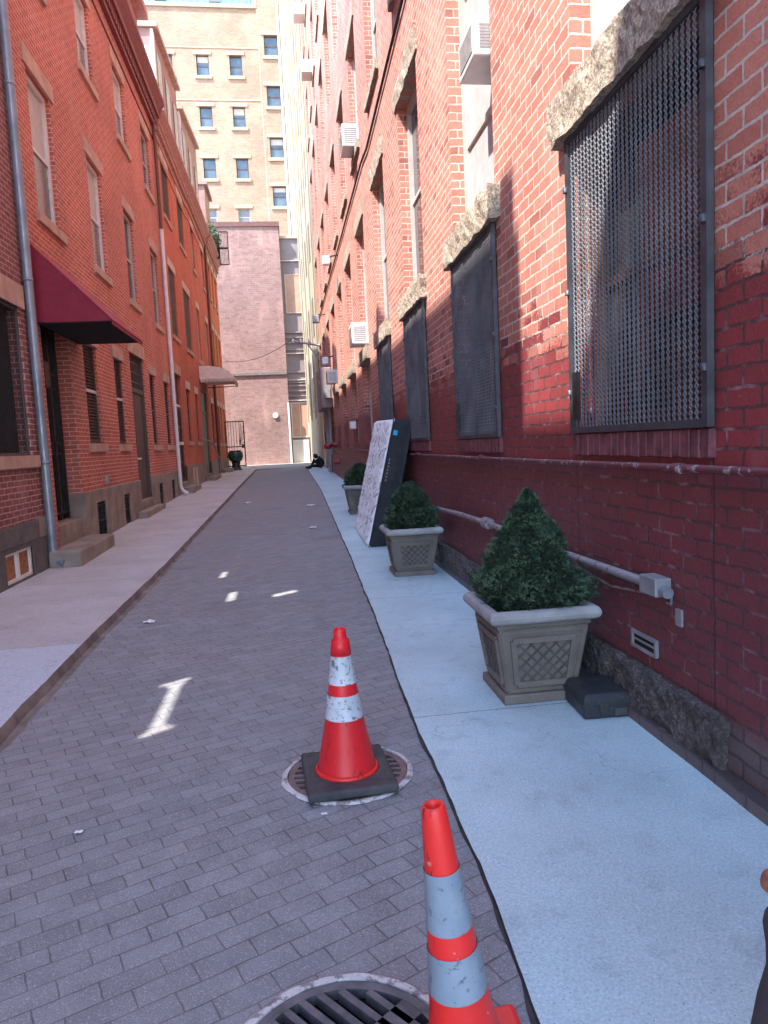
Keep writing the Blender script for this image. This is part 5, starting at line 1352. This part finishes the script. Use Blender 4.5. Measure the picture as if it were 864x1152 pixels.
# person beside the viewpoint, only a hand and the edge of a coat reach into the picture
PXc, PYc = 1.010, .90
pn = thing('person', (PXc, PYc, zwr(1)), 'person in dark grey coat at the right edge, only hand and hem showing', 'person')
zf = zwr(1)
J = {'pelvis': ((PXc, PYc, zf+.95), (.155, .13)), 'waist': ((PXc+.01, PYc, zf+1.1), (.15, .12)), 'chest': ((PXc+.03, PYc, zf+1.32), (.165, .125)), 'neck': ((PXc+.04, PYc, zf+1.48), .055),
     'hipL': ((PXc-.09, PYc, zf+.88), .10), 'kneeL': ((PXc-.09, PYc+.02, zf+.50), .068), 'ankL': ((PXc-.09, PYc, zf+.10), .045), 'toeL': ((PXc-.10, PYc+.17, zf+.045), .04),
     'hipR': ((PXc+.09, PYc, zf+.88), .10), 'kneeR': ((PXc+.10, PYc+.02, zf+.50), .068), 'ankR': ((PXc+.10, PYc-.02, zf+.10), .045), 'toeR': ((PXc+.11, PYc+.15, zf+.045), .04),
     'shL': ((PXc-.13, PYc, zf+1.40), .07), 'elL': ((PXc-.19, PYc-.04, zf+1.13), .052), 'wrL': ((PXc-.273, PYc+.02, zf+.91), .036),
     'shR': ((PXc+.20, PYc, zf+1.40), .07), 'elR': ((PXc+.26, PYc-.04, zf+1.13), .052), 'wrR': ((PXc+.26, PYc+.05, zf+.90), .038)}
Ed = [('pelvis', 'waist'), ('waist', 'chest'), ('chest', 'neck'), ('pelvis', 'hipL'), ('hipL', 'kneeL'), ('kneeL', 'ankL'), ('ankL', 'toeL'), ('pelvis', 'hipR'), ('hipR', 'kneeR'), ('kneeR', 'ankR'), ('ankR', 'toeR'), ('chest', 'shL'), ('shL', 'elL'), ('elL', 'wrL'), ('chest', 'shR'), ('shR', 'elR'), ('elR', 'wrR')]
skin_body('body', J, Ed, 'pelvis', 'cloth_grey', pn)
head_mesh((PXc+.05, PYc+.02, zf+1.62), (0, 1, -.05), (0, .05, 1), .098, 'head', pn, 'skin')
m = MB(); n_ = 40; vs = []                       # flared coat skirt
lvls = [(z_, math.sqrt(max(.02, q*q-.0113)), .15) for z_, q in ((1.06, .23), (.95, .27), (.86, .31), (.80, .345), (.775, .368), (.74, .362), (.70, .360), (.66, .374), (.60, .385), (.52, .39))]
for zz, rx, ry in lvls:
    for k in range(n_):
        t = 2*math.pi*k/n_; f_ = 1+.02*math.sin(t*9+zz*3)*(1.06-zz)*2
        vs.append((PXc+rx*f_*math.cos(t), PYc+ry*f_*math.sin(t), zf+zz))
m.add(vs, [(i*n_+k, i*n_+(k+1) % n_, (i+1)*n_+(k+1) % n_, (i+1)*n_+k) for i in range(len(lvls)-1) for k in range(n_)], 0, True); m.build('coat_skirt', 'cloth_grey', pn)
def hand(parent, W, dirv, palm_n, thumb_side):
    """palm, four curled unequal fingers and a thumb as one skinned mesh per hand"""
    d = Vector(dirv).normalized(); nrm = Vector(palm_n); nrm = (nrm-d*nrm.dot(d)).normalized(); sd_ = d.cross(nrm).normalized()*thumb_side
    W = Vector(W); J = {'wrist': (W, .028), 'palm': (W+d*.045, (.036, .02)), 'knuckle': (W+d*.085, (.038, .018))}; Ed = [('wrist', 'palm'), ('palm', 'knuckle')]
    for i, (off, ln) in enumerate(((.030, .075), (.010, .085), (-.010, .078), (-.030, .062))):
        b = W+d*.088+sd_*off; c1_ = b+d*ln*.42+nrm*.010; c2__ = c1_+(d*.6+nrm*.8).normalized()*ln*.32; c3 = c2__+(d*-.1+nrm).normalized()*ln*.26
        for nm_, p_, r_ in (('a', b, .0105), ('b', c1_, .0095), ('c', c2__, .0088), ('d', c3, .0075)): J['f%d%s' % (i, nm_)] = (p_, r_)
        Ed += [('knuckle', 'f%da' % i), ('f%da' % i, 'f%db' % i), ('f%db' % i, 'f%dc' % i), ('f%dc' % i, 'f%dd' % i)]
    b = W+d*.03+sd_*.034; J['t0'] = (b, .013); J['t1'] = (b+(d*.7+sd_*.5+nrm*.3).normalized()*.04, .0115); J['t2'] = (b+(d*.8+sd_*.35+nrm*.5).normalized()*.072, .009)
    Ed += [('palm', 't0'), ('t0', 't1'), ('t1', 't2')]
    skin_body('hand', J, Ed, 'palm', 'skin', parent)
hand(pn, (PXc-.278, PYc+.025, zf+.905), (-.25, .25, -.95), (.6, .2, -.1), 1)
hand(pn, (PXc+.265, PYc+.05, zf+.885), (.05, .2, -1), (-1, 0, 0), -1)

# ------------------------------------------------------------------ litter
rnd = random.Random(5)
spots = [((148, 706), .05), ((79, 890), .022), ((180, 735), .02), ((392, 912), .02)]
LT = [(-1.36, 6.72, .075, 'crumpled white paper scrap near the left kerb'), (-.95, 2.98, .022, 'small white scrap on the paving left of the grates'), (.42, 2.37, .014, 'tiny pale scrap on the paving by the right kerb'), (.60, 1.93, .02, 'small buff scrap beside the nearest cone'), (.06, 2.9, .018, 'tiny white fleck just below the farther cone'), (.35, 12.6, .09, 'white paper scrap on the road before the mattress'), (.45, 16.2, .12, 'white paper scrap farther up the road near the right edge'), (-1.1, 18.6, .12, 'white scrap up the road near the left kerb')]
for i, (x, y, s_, lab) in enumerate(LT):
    m = MB(); n_ = 6; vs = []
    z = zg(x, y)+.008
    for a_ in range(n_+1):
        for b_ in range(n_+1):
            u, v = (a_/n_-.5)*s_*1.4, (b_/n_-.5)*s_
            q = Vector((a_*1.3, b_*1.3, i*7.))
            vs.append((x+u+s_*.25*noise.noise(q), y+v+s_*.25*noise.noise(q+Vector((5, 0, 0))), z+abs(noise.noise(q*1.7))*s_*.5))
    m.add(vs, [(a_*(n_+1)+b_, (a_+1)*(n_+1)+b_, (a_+1)*(n_+1)+b_+1, a_*(n_+1)+b_+1) for a_ in range(n_) for b_ in range(n_)])
    tag(m.build('litter', 'paper', ori=(x, y, z)), lab, 'litter', 'paper scraps on the road')
